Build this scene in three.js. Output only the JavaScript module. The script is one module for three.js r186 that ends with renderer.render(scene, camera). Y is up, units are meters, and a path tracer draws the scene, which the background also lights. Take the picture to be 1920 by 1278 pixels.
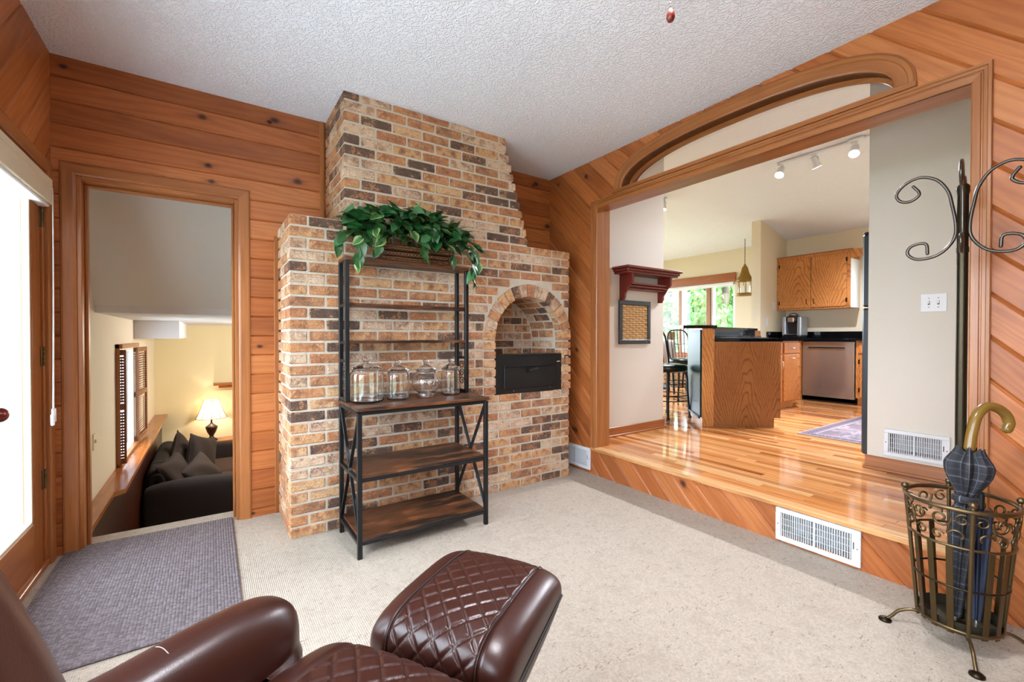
import * as THREE from 'three';
import { mergeGeometries, mergeVertices } from 'three/addons/utils/BufferGeometryUtils.js';
import { RoundedBoxGeometry } from 'three/addons/geometries/RoundedBoxGeometry.js';
import { RectAreaLightUniformsLib } from 'three/addons/lights/RectAreaLightUniformsLib.js';
RectAreaLightUniformsLib.init();

// ---------------------------------------------------------------- camera, sky, exposure
const scene = new THREE.Scene();
const camera = new THREE.PerspectiveCamera(75.31, 1920 / 1278, 0.03, 200);
camera.position.set(-2.688, 1.17, 3.306);
camera.rotation.set(-0.01032, -0.59744, 0, 'YXZ');
scene.background = new THREE.Color(0.76, 0.885, 1.0);       // bright, even overcast sky
scene.backgroundIntensity = 15;
const renderer = new THREE.WebGLRenderer({ antialias: true });
renderer.toneMapping = THREE.LinearToneMapping;
renderer.toneMappingExposure = 1.13;
renderer.shadowMap.enabled = true;

// ---------------------------------------------------------------- small tools
let seed = 7;
const rnd = () => { seed = (seed + 0x6d2b79f5) | 0; let t = Math.imul(seed ^ (seed >>> 15), 1 | seed); t = (t + Math.imul(t ^ (t >>> 7), 61 | t)) ^ t; return ((t ^ (t >>> 14)) >>> 0) / 4294967296; };
const rr = (a, b) => a + (b - a) * rnd();
const V = (x, y, z) => new THREE.Vector3(x, y, z);
const mix = (a, b, t) => a + (b - a) * t, clamp = (x, a = 0, b = 1) => Math.min(b, Math.max(a, x));
const sst = (a, b, x) => { const t = clamp((x - a) / (b - a)); return t * t * (3 - 2 * t); };
const HT = new Float32Array(65536); for (let i = 0; i < 65536; i++) HT[i] = rnd();
const hash = (x, y) => HT[((x & 255) + ((y & 255) << 8)) & 65535];
const vn = (x, y, px = 256, py = 256) => {                // value noise, periodic in px, py cells
  const xi = Math.floor(x), yi = Math.floor(y), fx = x - xi, fy = y - yi, m = (a, n) => ((a % n) + n) % n;
  const u = fx * fx * (3 - 2 * fx), v = fy * fy * (3 - 2 * fy), x0 = m(xi, px), x1 = m(xi + 1, px), y0 = m(yi, py), y1 = m(yi + 1, py);
  return mix(mix(hash(x0, y0), hash(x1, y0), u), mix(hash(x0, y1), hash(x1, y1), u), v);
};
const fbm = (x, y, o = 4, px = 256, py = 256) => { let s = 0, a = 0.5, n = 0; for (let i = 0; i < o; i++) { s += a * vn(x, y, Math.min(256, px), Math.min(256, py)); n += a; a *= 0.5; x *= 2; y *= 2; px *= 2; py *= 2; } return s / n; };
function tex(w, h, fn, srgb = true) {                     // fn(u, v, x, y) -> [r, g, b] 0..255 or a number 0..1
  const d = new Uint8Array(w * h * 4);
  for (let y = 0; y < h; y++) for (let x = 0; x < w; x++) {
    const c = fn((x + 0.5) / w, (y + 0.5) / h, x, y), o = (y * w + x) * 4;
    if (typeof c === 'number') d[o] = d[o + 1] = d[o + 2] = clamp(c) * 255; else { d[o] = clamp(c[0], 0, 255); d[o + 1] = clamp(c[1], 0, 255); d[o + 2] = clamp(c[2], 0, 255); }
    d[o + 3] = 255;
  }
  const t = new THREE.DataTexture(d, w, h); t.wrapS = t.wrapT = THREE.RepeatWrapping; t.magFilter = THREE.LinearFilter; t.minFilter = THREE.LinearMipmapLinearFilter; t.generateMipmaps = true;
  if (srgb) t.colorSpace = THREE.SRGBColorSpace; t.needsUpdate = true; return t;
}
const rep = (t, u, v) => { const c = t.clone(); c.repeat.set(u, v); c.needsUpdate = true; return c; };
const mix3 = (a, b, t) => [mix(a[0], b[0], t), mix(a[1], b[1], t), mix(a[2], b[2], t)];
const std = (o) => new THREE.MeshStandardMaterial({ roughness: 0.6, metalness: 0, ...o });
const phy = (o) => new THREE.MeshPhysicalMaterial({ roughness: 0.6, metalness: 0, ...o });

const used = {};
const nm = (n) => { used[n] = (used[n] || 0) + 1; return used[n] === 1 ? n : n + '_' + String(used[n] - 1).padStart(3, '0'); };
function tag(o, label, category, group, kind) { if (label) o.userData.label = label; if (category) o.userData.category = category; if (group) o.userData.group = group; if (kind) o.userData.kind = kind; return o; }
function thing(name, label, category, [x, y, z] = [0, 0, 0], turn = 0, group) { const g = new THREE.Group(); g.name = nm(name); g.position.set(x, y, z); g.rotation.y = turn; scene.add(g); return tag(g, label, category, group); }
function struct(name, geo, mat) { const o = geo ? new THREE.Mesh(geo, mat) : new THREE.Group(); o.name = nm(name); o.userData.kind = 'structure'; scene.add(o); return o; }
function part(parent, name, geo, mat, label) { const m = new THREE.Mesh(Array.isArray(geo) ? merge(geo) : geo, mat); m.name = name; if (label) m.userData.label = label; parent.add(m); return m; }
function one(name, geo, mat, label, category, group) { const m = new THREE.Mesh(Array.isArray(geo) ? merge(geo) : geo, mat); m.name = nm(name); scene.add(m); return tag(m, label, category, group); }
const strip = (g) => { const n = g.index ? g.toNonIndexed() : g; for (const k of Object.keys(n.attributes)) if (!['position', 'normal', 'uv'].includes(k)) n.deleteAttribute(k); if (!n.attributes.uv) n.setAttribute('uv', new THREE.BufferAttribute(new Float32Array(n.attributes.position.count * 2), 2)); n.morphAttributes = {}; return n; };
const merge = (list) => list.length === 1 ? list[0] : mergeGeometries(list.map(strip));
const at = (g, x, y, z, rx = 0, ry = 0, rz = 0) => { g.applyMatrix4(new THREE.Matrix4().compose(V(x, y, z), new THREE.Quaternion().setFromEuler(new THREE.Euler(rx, ry, rz)), V(1, 1, 1))); return g; };
function raw(pos, uv) { const g = new THREE.BufferGeometry(); g.setAttribute('position', new THREE.Float32BufferAttribute(pos, 3)); g.setAttribute('uv', new THREE.Float32BufferAttribute(uv || new Array(pos.length / 3 * 2).fill(0), 2)); g.computeVertexNormals(); return g; }
// box with flat chamfered edges, 44 triangles
function cham(w, h, d, c = 0.002) {
  const H = [w / 2, h / 2, d / 2], P = [];
  const p = (s, k) => [0, 1, 2].map((a) => s[a] * (a === k ? H[a] : H[a] - c));
  const out = (a, b, e) => { const n = V(...b).sub(V(...a)).cross(V(...e).sub(V(...a))), m = V(a[0] + b[0] + e[0], a[1] + b[1] + e[1], a[2] + b[2] + e[2]); n.dot(m) > 0 ? P.push(...a, ...b, ...e) : P.push(...a, ...e, ...b); };
  const quad = (a, b, e, f) => { out(a, b, e); out(a, e, f); };
  for (let k = 0; k < 3; k++) { const i = (k + 1) % 3, j = (k + 2) % 3; for (const s of [-1, 1]) { const q = [[-1, -1], [1, -1], [1, 1], [-1, 1]].map(([a, b]) => { const v = [0, 0, 0]; v[k] = s; v[i] = a; v[j] = b; return p(v, k); }); quad(...q); } }
  for (let k = 0; k < 3; k++) { const i = (k + 1) % 3, j = (k + 2) % 3; for (const a of [-1, 1]) for (const b of [-1, 1]) { const s0 = [0, 0, 0], s1 = [0, 0, 0]; s0[k] = -1; s1[k] = 1; s0[i] = s1[i] = a; s0[j] = s1[j] = b; quad(p(s0, i), p(s1, i), p(s1, j), p(s0, j)); } }
  for (const a of [-1, 1]) for (const b of [-1, 1]) for (const e of [-1, 1]) { const s = [a, b, e]; out(p(s, 0), p(s, 1), p(s, 2)); }
  return raw(P);
}
// uv in metres by the face's main direction, grain running along axis `long`
function muv(g, long = 0, su = 1, sv = 1, ou = 0, ov = 0) {
  g = strip(g); const p = g.attributes.position, n = g.attributes.normal, uv = new Float32Array(p.count * 2);
  for (let i = 0; i < p.count; i += 3) {
    const f = [0, 1, 2].map((a) => Math.abs([n.getX, n.getY, n.getZ][a].call(n, i) + [n.getX, n.getY, n.getZ][a].call(n, i + 1) + [n.getX, n.getY, n.getZ][a].call(n, i + 2)));
    let k = f.indexOf(Math.max(...f)), rest = [0, 1, 2].filter((a) => a !== k), U = rest.includes(long) ? long : rest[0], W = rest.find((a) => a !== U);
    for (let j = i; j < i + 3; j++) { const c = [p.getX(j), p.getY(j), p.getZ(j)]; uv[j * 2] = c[U] * su + ou; uv[j * 2 + 1] = c[W] * sv + ov; }
  }
  g.setAttribute('uv', new THREE.BufferAttribute(uv, 2)); return g;
}
const box = (w, h, d, x = 0, y = 0, z = 0, c = 0.002) => cham(w, h, d, Math.min(c, w / 2.01, h / 2.01, d / 2.01)).translate(x, y, z);
// a box given by its corners
const bb = (x0, x1, y0, y1, z0, z1, c = 0.002) => box(Math.abs(x1 - x0), Math.abs(y1 - y0), Math.abs(z1 - z0), (x0 + x1) / 2, (y0 + y1) / 2, (z0 + z1) / 2, c);
// wooden box: grain along its longest side, a random stretch of the plank texture
function wbb(x0, x1, y0, y1, z0, z1, c = 0.003, long) {
  const s = [Math.abs(x1 - x0), Math.abs(y1 - y0), Math.abs(z1 - z0)]; long = long ?? s.indexOf(Math.max(...s));
  return muv(bb(x0, x1, y0, y1, z0, z1, c), long, 1 / 2.16, 1 / 1.08, rnd(), rnd());
}
function bar(a, b, w, d = w, c = 0.0015) { const v = b.clone().sub(a), L = v.length(), g = box(w, L, d, 0, 0, 0, c); g.applyQuaternion(new THREE.Quaternion().setFromUnitVectors(V(0, 1, 0), v.normalize())); return g.translate((a.x + b.x) / 2, (a.y + b.y) / 2, (a.z + b.z) / 2); }
function tube(pts, r, seg = 40, rad = 8, closed = false, tension) {
  const c = new THREE.CatmullRomCurve3(pts.map((p) => p.isVector3 ? p : V(...p)), closed, 'centripetal', tension), g = new THREE.TubeGeometry(c, seg, r, rad, closed);
  if (closed) return g; const e = [g];
  for (const t of [0, 1]) { const q = c.getPoint(t), s = new THREE.SphereGeometry(r * 1.02, rad, 5); s.translate(q.x, q.y, q.z); e.push(s); } return merge(e);
}
const lathe = (pts, seg = 32) => new THREE.LatheGeometry(pts.map((p) => new THREE.Vector2(p[0], p[1])), seg);
const cyl = (r0, r1, h, x = 0, y = 0, z = 0, seg = 20) => new THREE.CylinderGeometry(r0, r1, h, seg).translate(x, y, z);
const ball = (r, x, y, z, a = 14, b = 10) => new THREE.SphereGeometry(r, a, b).translate(x, y, z);
function extr(pts, depth, holes = [], bevel = 0) {        // polygon in x, y pushed along +z
  const s = new THREE.Shape(pts.map((p) => new THREE.Vector2(p[0], p[1]))); for (const h of holes) s.holes.push(new THREE.Path(h.map((p) => new THREE.Vector2(p[0], p[1]))));
  return new THREE.ExtrudeGeometry(s, { depth, bevelEnabled: bevel > 0, bevelSize: bevel, bevelThickness: bevel, bevelSegments: 2, curveSegments: 12 });
}
const flat = (pts, y0, y1, holes = []) => { const g = extr(pts.map(([x, z]) => [x, -z]), y1 - y0, holes.map((h) => h.map(([x, z]) => [x, -z]))); g.rotateX(-Math.PI / 2); return g.translate(0, y0, 0); };   // polygon in x, z
const rect = (a0, a1, b0, b1) => [[a0, b0], [a1, b0], [a1, b1], [a0, b1]];
// polygon clipped to n.p >= c  (2D)
function clip(poly, nx, ny, c) { const o = []; for (let i = 0; i < poly.length; i++) { const a = poly[i], b = poly[(i + 1) % poly.length], da = a[0] * nx + a[1] * ny - c, db = b[0] * nx + b[1] * ny - c; if (da >= 0) o.push(a); if (da * db < 0) { const t = da / (da - db); o.push([mix(a[0], b[0], t), mix(a[1], b[1], t)]); } } return o; }
// tongue-and-groove boards covering convex tiles of a wall: one geometry per board
function boards(tiles, ang, w0, pitch, map, v = 0.0055, deep = 0.006) {
  const ca = Math.cos(ang), sa = Math.sin(ang), nx = -sa, ny = ca, res = []; let lo = 1e9, hi = -1e9;
  for (const t of tiles) for (const p of t) { const w = p[0] * nx + p[1] * ny; lo = Math.min(lo, w); hi = Math.max(hi, w); }
  const top = 0.012;
  for (let i = Math.floor((lo - w0) / pitch); w0 + i * pitch < hi; i++) {
    const b = w0 + i * pitch, row = Math.floor(rnd() * 8), ou = rnd(), flip = rnd() < 0.5, P = [], U = [];
    for (const [p0, p1, h0, h1] of [[0, v, top - deep, top], [v, pitch - v, top, top], [pitch - v, pitch, top, top - deep]]) for (const t of tiles) {
      let q = clip(clip(t, nx, ny, b + p0), -nx, -ny, -(b + p1)); if (q.length < 3) continue;
      const vert = ([x, y]) => { const w = x * nx + y * ny - b, h = mix(h0, h1, clamp((w - p0) / (p1 - p0))), l = x * ca + y * sa; P.push(...map(x, y, h)); U.push(l / 2.16 * (flip ? -1 : 1) + ou, (row + 0.04 + 0.92 * clamp(w / pitch)) / 8); };
      for (let k = 1; k < q.length - 1; k++) { vert(q[0]); vert(q[k]); vert(q[k + 1]); }
    }
    if (P.length) res.push(raw(P, U));
  }
  return res;
}
// moulding swept along a 2D path with mitred corners: path = inner edge, profile = [[outward, height], ...]; returns one geometry per leg (or one in all)
function mould(path, prof, map, perLeg = true, closed = false, side = 1) {
  const n = path.length, dir = (i) => { const a = path[(i + n) % n], b = path[(i + 1 + n) % n], l = Math.hypot(b[0] - a[0], b[1] - a[1]); return [(b[0] - a[0]) / l, (b[1] - a[1]) / l]; };
  const mit = path.map((p, i) => { let d0 = (i || closed) ? dir(i - 1) : dir(0), d1 = (i < n - 1 || closed) ? dir(i) : dir(n - 2); const n0 = [-d0[1] * side, d0[0] * side], n1 = [-d1[1] * side, d1[0] * side], k = 1 + n0[0] * n1[0] + n0[1] * n1[1]; return [(n0[0] + n1[0]) / k, (n0[1] + n1[1]) / k]; });
  const legs = []; let run = 0, P = [], U = []; const o = rnd();
  for (let i = 0; i < n - (closed ? 0 : 1); i++) {
    const j = (i + 1) % n, L = Math.hypot(path[j][0] - path[i][0], path[j][1] - path[i][1]); if (perLeg) { P = []; U = []; } let across = 0; const oo = perLeg ? rnd() : o;
    for (let k = 0; k < prof.length - 1; k++) {
      const q = (e, m) => map(path[e][0] + mit[e][0] * prof[m][0], path[e][1] + mit[e][1] * prof[m][0], prof[m][1]), a = q(i, k), b = q(j, k), c = q(j, k + 1), d = q(i, k + 1), l = Math.hypot(prof[k + 1][0] - prof[k][0], prof[k + 1][1] - prof[k][1]);
      P.push(...a, ...b, ...c, ...a, ...c, ...d); const u0 = run / 2.16 + oo, u1 = (run + L) / 2.16 + oo, v0 = oo + across / 1.08, v1 = oo + (across + l) / 1.08; U.push(u0, v0, u1, v0, u1, v1, u0, v0, u1, v1, u0, v1); across += l;
    }
    run += L; if (perLeg) legs.push(raw(P, U));
  }
  return perLeg ? legs : [raw(P, U)];
}
// padded cushion: a superellipse section (x-y plane, half sizes a, b) swept along z in [-w, w] with rounded ends; s0..s1 picks a band of it; bump(theta01, s) pushes outwards
function pad({ a, b, w, n = 3.2, en = 3.5, nl = 72, ns = 40, s0 = -1, s1 = 1, push, shape, endmin = 1e-7 }) {
  const loop = []; for (let i = 0; i <= nl; i++) { const t = i / nl * Math.PI * 2, c = Math.cos(t), s = Math.sin(t); loop.push([a * Math.sign(c) * Math.abs(c) ** (2 / n), b * Math.sign(s) * Math.abs(s) ** (2 / n)]); }
  // even spacing along the loop
  const acc = [0]; for (let i = 1; i <= nl; i++) acc.push(acc[i - 1] + Math.hypot(loop[i][0] - loop[i - 1][0], loop[i][1] - loop[i - 1][1]));
  const even = []; let k = 0; for (let i = 0; i <= nl; i++) { const L = acc[nl] * i / nl; while (k < nl - 1 && acc[k + 1] < L) k++; const t = (L - acc[k]) / Math.max(1e-9, acc[k + 1] - acc[k]); even.push([mix(loop[k][0], loop[k + 1][0], t), mix(loop[k][1], loop[k + 1][1], t)]); }
  const P = [], U = [], I = [];
  for (let j = 0; j <= ns; j++) {
    const q = j / ns, s = s0 === -1 && s1 === 1 ? Math.sign(q - 0.5) * (1 - (1 - Math.abs(2 * q - 1)) ** 3) : s1 === 1 ? mix(s0, 1, 1 - (1 - q) ** 2.4) : s0 === -1 ? mix(-1, s1, q ** 2.4) : mix(s0, s1, q), sc = s, e = Math.max(endmin, (1 - Math.min(1, Math.abs(sc)) ** en)) ** (1 / en);
    for (let i = 0; i <= nl; i++) {
      let [x, y] = even[i]; const m = Math.min(a, b), dx = Math.sign(x) * Math.min(Math.abs(x), m), dy = Math.sign(y) * Math.min(Math.abs(y), m);
      x -= dx * (1 - e) * 0.9 ; y -= dy * (1 - e);
      let d = push ? push(i / nl, s, even[i][0] / a, even[i][1] / b) : 0; const l = Math.hypot(x / a / a, y / b / b) || 1;
      let p = [x + d * x / a / a / l, y + d * y / b / b / l, s * w]; if (shape) p = shape(p); P.push(...p); U.push(acc[nl] * i / nl, s * w);
    }
  }
  for (let j = 0; j < ns; j++) for (let i = 0; i < nl; i++) { const o = j * (nl + 1) + i; I.push(o, o + nl + 1, o + 1, o + 1, o + nl + 1, o + nl + 2); }
  const g = new THREE.BufferGeometry(); g.setAttribute('position', new THREE.Float32BufferAttribute(P, 3)); g.setAttribute('uv', new THREE.Float32BufferAttribute(U, 2)); g.setIndex(I);
  // weld the seam for smooth normals
  const gm = mergeVertices((() => { const h = g.clone(); h.deleteAttribute('uv'); return h; })(), 1e-5); gm.computeVertexNormals();
  const key = (x, y, z) => Math.round(x * 1e4) + '_' + Math.round(y * 1e4) + '_' + Math.round(z * 1e4), map = new Map(); for (let i = 0; i < gm.attributes.position.count; i++) map.set(key(gm.attributes.position.getX(i), gm.attributes.position.getY(i), gm.attributes.position.getZ(i)), i);
  const N = new Float32Array(P.length); for (let i = 0; i < P.length / 3; i++) { const m = map.get(key(P[i * 3], P[i * 3 + 1], P[i * 3 + 2])) ?? 0; N[i * 3] = gm.attributes.normal.getX(m); N[i * 3 + 1] = gm.attributes.normal.getY(m); N[i * 3 + 2] = gm.attributes.normal.getZ(m); }
  for (const [end, by, on] of [[0, 1, s0 === -1], [ns, ns - 1, s1 === 1]]) if (on) { const m = [0, 0, 0]; for (let i = 0; i <= nl; i++) for (let k = 0; k < 3; k++) m[k] += N[(by * (nl + 1) + i) * 3 + k]; const l = Math.hypot(...m) || 1; for (let i = 0; i <= nl; i++) for (let k = 0; k < 3; k++) N[(end * (nl + 1) + i) * 3 + k] = m[k] / l; }
  g.setAttribute('normal', new THREE.BufferAttribute(N, 3)); return g;
}
const quilt = (pitch, amp) => (u, v) => { const p = Math.abs(Math.sin(Math.PI * (u + v) / pitch)), q = Math.abs(Math.sin(Math.PI * (u - v) / pitch)); return amp * (Math.min(1, Math.min(p, q) * 2.0) ** 0.5 - 1); };

// ---------------------------------------------------------------- textures
// knotty softwood: eight different planks, each 2.16 m long and 0.135 m wide, one above the other
const KN = []; for (let r = 0; r < 8; r++) { const k = []; const n = [1, 2, 1, 3, 0, 1, 2, 0][r]; for (let i = 0; i < n; i++) k.push([rr(0, 1), rr(0.2, 0.8), rr(0.05, 0.12)]); KN.push(k); }
function plankGrain(u, v, asp = 16) {                     // -> [grain 0..1, knot 0..1, ring 0..1, patch]
  const r = Math.min(7, Math.floor(v * 8)), y = v * 8 - r; let yy = y, knot = 0, halo = 0, near = 0;
  for (const [ku, kv, kr] of KN[r]) {
    let du = (u - ku); du -= Math.round(du); const dx = du * asp, dy = y - kv, e = Math.hypot(dx / 1.35, dy) + kr * 0.05 * Math.sin(Math.atan2(dy, dx) * 3 + r);
    yy += 0.22 * Math.sign(dy || 1) * Math.exp(-(e * e) / (kr * kr * 5)) * kr * 6; knot = Math.max(knot, 1 - sst(kr * 0.6, kr, e)); halo = Math.max(halo, Math.exp(-(((e - kr) / (kr * 0.45)) ** 2))); near = Math.max(near, Math.exp(-e * e / (kr * kr * 9)) * Math.exp(-dy * dy / (kr * kr * 2)));
  }
  const warp = fbm(u * 6, v * 40 + r * 17, 3, 6, 256) - 0.5, flow = fbm(u * 2, r * 9.3 + 3.1, 2, 2, 256);
  const d = yy + warp * 0.35 + (flow - 0.5) * 1.1, ring = 0.5 + 0.5 * Math.sin(d * (22 + (r % 3) * 7)), fine = vn(u * 24, (yy + warp * 0.1) * 90 + r * 31, 24, 256), fib = vn(u * 150, v * 1500, 150, 256);
  return [clamp(0.55 * ring ** 1.6 + 0.3 * fine + 0.15 * fib), knot, halo, fbm(u * 8, v * 24 + 9, 3, 8, 256), near];
}
const plankTex = tex(2048, 1024, (u, v) => {
  const [g, k, h, p, near] = plankGrain(u, v); let c = mix3([199, 126, 72], [166, 95, 48], g * 0.75); c = mix3(c, [146, 80, 42], clamp((p - 0.54) * 1.5)); c = mix3(c, [124, 70, 38], near * 0.5); c = mix3(c, [92, 50, 30], h * 0.65); return mix3(c, [60, 34, 26], k * 0.92);
});
const plankBump = tex(1024, 512, (u, v) => { const [g, k] = plankGrain(u, v); return 0.6 - 0.25 * g - 0.3 * k; }, false);
const trimTex = tex(1024, 512, (u, v) => { const w = fbm(u * 4, v * 30, 3, 4, 256) - 0.5, ring = 0.5 + 0.5 * Math.sin((v * 14 + w * 1.4) * 6.283), f = vn(u * 22, v * 420, 22, 256), p = fbm(u * 5, v * 9 + 4, 3, 5, 256); let c = mix3([174, 112, 62], [146, 87, 45], ring * 0.5 + f * 0.4); return mix3(c, [132, 78, 42], clamp((p - 0.55) * 1.6)); });
// open-grained oak veneer with tall flame figure, 1 m x 1 m, grain along v
function oakGrain(u, v) { const c = Math.abs(((u * 2) % 1) - 0.5) * 2, w = fbm(u * 7, v * 3, 3, 7, 3) - 0.5, d = v * 3 + (1 - c) ** 1.6 * 2.4 + w * 1.1, ring = (d * 2.6) % 1, line = sst(0.62, 0.86, ring) * (1 - sst(0.9, 1, ring)), pore = vn(u * 260, v * 18, 256, 18); return [line * (0.55 + 0.45 * vn(u * 40, v * 6, 40, 6)), pore, fbm(u * 4, v * 2, 2, 4, 2)]; }
const oakTex = tex(1024, 1024, (u, v) => { const [l, p, b] = oakGrain(u, v); let c = mix3([212, 154, 96], [192, 130, 76], b); c = mix3(c, [122, 72, 36], l * 0.7); return mix3(c, [142, 90, 50], sst(0.66, 0.9, p) * 0.5); });
// oak floor strips: 16 rows, each 1.2 m long
const stripTex = tex(1024, 1024, (u, v) => { const r = Math.floor(v * 16), y = v * 16 - r, t = hash(r * 7, 3), w = fbm(u * 5, v * 60, 3, 5, 256) - 0.5, ring = 0.5 + 0.5 * Math.sin((y + w * 0.9) * (10 + 12 * hash(r, 9))), f = vn(u * 30, v * 700, 30, 256), streak = sst(0.6, 0.8, fbm(u * 2.4, v * 90 + 5, 3, 256, 256)); let c = mix3([216, 164, 110], [194, 134, 82], ring * 0.6 + f * 0.4); c = mix3(c, t < 0.25 ? [228, 190, 140] : t > 0.8 ? [152, 98, 58] : c, 0.5); return mix3(c, [118, 64, 32], streak * 0.5); });
// brick faces: 4 columns x 8 rows; rows 0-3 tan and orange, 4-5 pale and mottled, 6-7 dark skinned
function brickCell(u, v) {
  const cx = Math.floor(u * 4), cy = Math.floor(v * 8), id = cy * 4 + cx, x = u * 4, y = v * 8 * 0.3, n1 = fbm(x * 6 + id * 3.7, y * 6 + id, 4), n2 = fbm(x * 22 + id, y * 22, 3), n3 = fbm(x * 3 + id * 9, y * 4 + 40, 3), sp = vn(x * 70, y * 70 + id);
  return { id, cy, n1, n2, n3, sp };
}
const brickTex = tex(2048, 1024, (u, v) => {
  const { id, cy, n1, n2, n3, sp } = brickCell(u, v), hu = hash(id, 5), lo = [[208, 160, 112], [200, 142, 96], [190, 138, 96], [210, 168, 124], [184, 124, 84]][id % 5]; let c;
  if (cy < 4) { c = mix3(lo, [156, 104, 74], clamp((n1 - 0.42) * 2.6)); c = mix3(c, [224, 196, 164], clamp((n2 - 0.56) * 2.2)); c = mix3(c, [104, 76, 62], sst(0.56 + hu * 0.1, 0.76, n3 * 0.7 + n2 * 0.3) * 0.6); }
  else if (cy < 6) { c = mix3([214, 184, 154], [176, 136, 108], clamp((n1 - 0.4) * 2.8)); c = mix3(c, [122, 86, 66], sst(0.55, 0.68, n3 * 0.6 + n2 * 0.4) * 0.75); c = mix3(c, [232, 216, 196], sst(0.58, 0.7, n2) * 0.6); }
  else { const skin = sst(0.30 + hu * 0.14, 0.46 + hu * 0.14, n3 * 0.6 + n2 * 0.4); c = mix3(mix3(lo, [150, 106, 80], 0.4), [98, 76, 64], skin * 0.93); c = mix3(c, [74, 58, 52], clamp((n1 - 0.45) * 2) * skin); c = mix3(c, [140, 116, 102], clamp((n2 - 0.62) * 3) * 0.6); }
  return mix3(c, [70, 46, 36], sst(0.86, 0.95, sp) * 0.5);
});
const brickBump = tex(1024, 512, (u, v) => { const { n1, n2, sp } = brickCell(u, v); return clamp(0.25 + n2 * 0.5 + n1 * 0.3 - sst(0.8, 0.95, sp) * 0.35); }, false);
const mortarTex = tex(512, 512, (u, v) => { const n = fbm(u * 12, v * 12, 4, 12, 12), s = vn(u * 200, v * 200, 200, 200); return mix3([222, 212, 196], [198, 187, 170], n * 0.7 + s * 0.3); });
const grit = tex(512, 512, (u, v) => fbm(u * 40, v * 40, 3, 40, 40) * 0.7 + vn(u * 200, v * 200, 200, 200) * 0.3, false);
// looped carpet, 0.6 m a side
const loopAt = (u, v) => { const nu = 76, nv = 84, x = u * nu + (vn(u * 12, v * 12, 12, 12) - 0.5) * 0.35, y = v * nv + (Math.floor(x) % 2) * 0.5, fx = x - Math.floor(x) - 0.5, fy = y - Math.floor(y) - 0.5, id = hash(((Math.floor(x) % nu) + nu) % nu, ((Math.floor(y) % nv) + nv) % nv); return [clamp(1 - 2.6 * (fx * fx * 1.3 + fy * fy)), id]; };
const carpetTex = tex(1024, 1024, (u, v) => { const [h, id] = loopAt(u, v), f = fbm(u * 14, v * 14, 3, 14, 14), fl = sst(0.70, 0.93, vn(u * 60, v * 150, 60, 150) * 0.7 + 0.3 * vn(u * 20, v * 30, 20, 30)) * 0.6; let c = mix3([194, 185, 174], [212, 204, 194], id); c = mix3(c, [174, 163, 152], clamp((f - 0.52) * 0.9)); return mix3(c, [126, 112, 104], fl * (id > 0.35 ? 1 : 0.35)); });
const carpetBump = tex(1024, 1024, (u, v) => { const [h, id] = loopAt(u, v); return h * (0.7 + 0.3 * id); }, false);
// woven doormat rug: fat weft cords, 0.32 m a side
const cord = (u, v) => { const n = 26, m = 36, x = u * n, y = v * m + (Math.floor(x) % 2) * 0.5, fx = x - Math.floor(x) - 0.5, fy = y - Math.floor(y) - 0.5; return [clamp(1 - 4 * fx * fx) ** 0.6 * (0.55 + 0.45 * clamp(1 - 4 * fy * fy)), hash(Math.floor(x) % n, (Math.floor(y) % m + m) % m)]; };
const matTex = tex(512, 512, (u, v) => { const [h, id] = cord(u, v); return mix3([98, 89, 92], [132, 123, 127], id); });
const matBump = tex(512, 512, (u, v) => cord(u, v)[0], false);
// sprayed, splattered ceiling, 0.5 m a side
const ceilBump = tex(1024, 1024, (u, v) => { const w = fbm(u * 10, v * 10, 2, 10, 10), a = fbm(u * 46 + w * 3, v * 46 + w * 3, 3, 46, 46), b = vn(u * 120, v * 120, 120, 120); return sst(0.38, 0.68, a) * 0.8 + b * 0.2; }, false);
const leatherBump = tex(512, 512, (u, v) => { const a = vn(u * 60, v * 60, 60, 60), b = vn(u * 110 + a * 2, v * 110, 110, 110); return Math.abs(a - 0.5) + Math.abs(b - 0.5) * 0.8; }, false);
const rusticTex = tex(1024, 512, (u, v) => { const w = fbm(u * 3, v * 6, 3, 3, 6), g = vn(u * 14 + w * 2, v * 130, 14, 130), r = 0.5 + 0.5 * Math.sin((v * 9 + w * 5) * 6.283), p = fbm(u * 4 + 7, v * 7, 4, 4, 7); let c = mix3([108, 64, 36], [66, 38, 24], g * 0.6 + r * 0.4); c = mix3(c, [30, 20, 15], sst(0.5, 0.68, p) * 0.9); return mix3(c, [146, 92, 52], sst(0.66, 0.8, fbm(u * 6, v * 12 + 3, 3, 6, 12)) * 0.6); });
const leafTex = tex(256, 256, (u, v) => { const x = Math.abs(u - 0.5) * 2, vein = Math.max(1 - sst(0, 0.05, x), 0.7 * (1 - sst(0, 0.16, Math.abs(((v * 7 - x * 2.2) % 1 + 1) % 1 - 0.5) * 2))), n = fbm(u * 6, v * 6, 3, 6, 6); return mix3(mix3([76, 126, 74], [46, 96, 56], n), [140, 172, 120], vein * 0.55); });
const leafTex2 = tex(256, 256, (u, v) => { const x = Math.abs(u - 0.5) * 2, n = fbm(u * 8, v * 8, 3, 8, 8), edge = sst(0.25, 0.75, x + (n - 0.5) * 0.7), vein = 1 - sst(0, 0.06, x); return mix3(mix3([48, 100, 52], [172, 190, 118], edge * 0.8), [150, 180, 110], vein * 0.7); });
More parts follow.
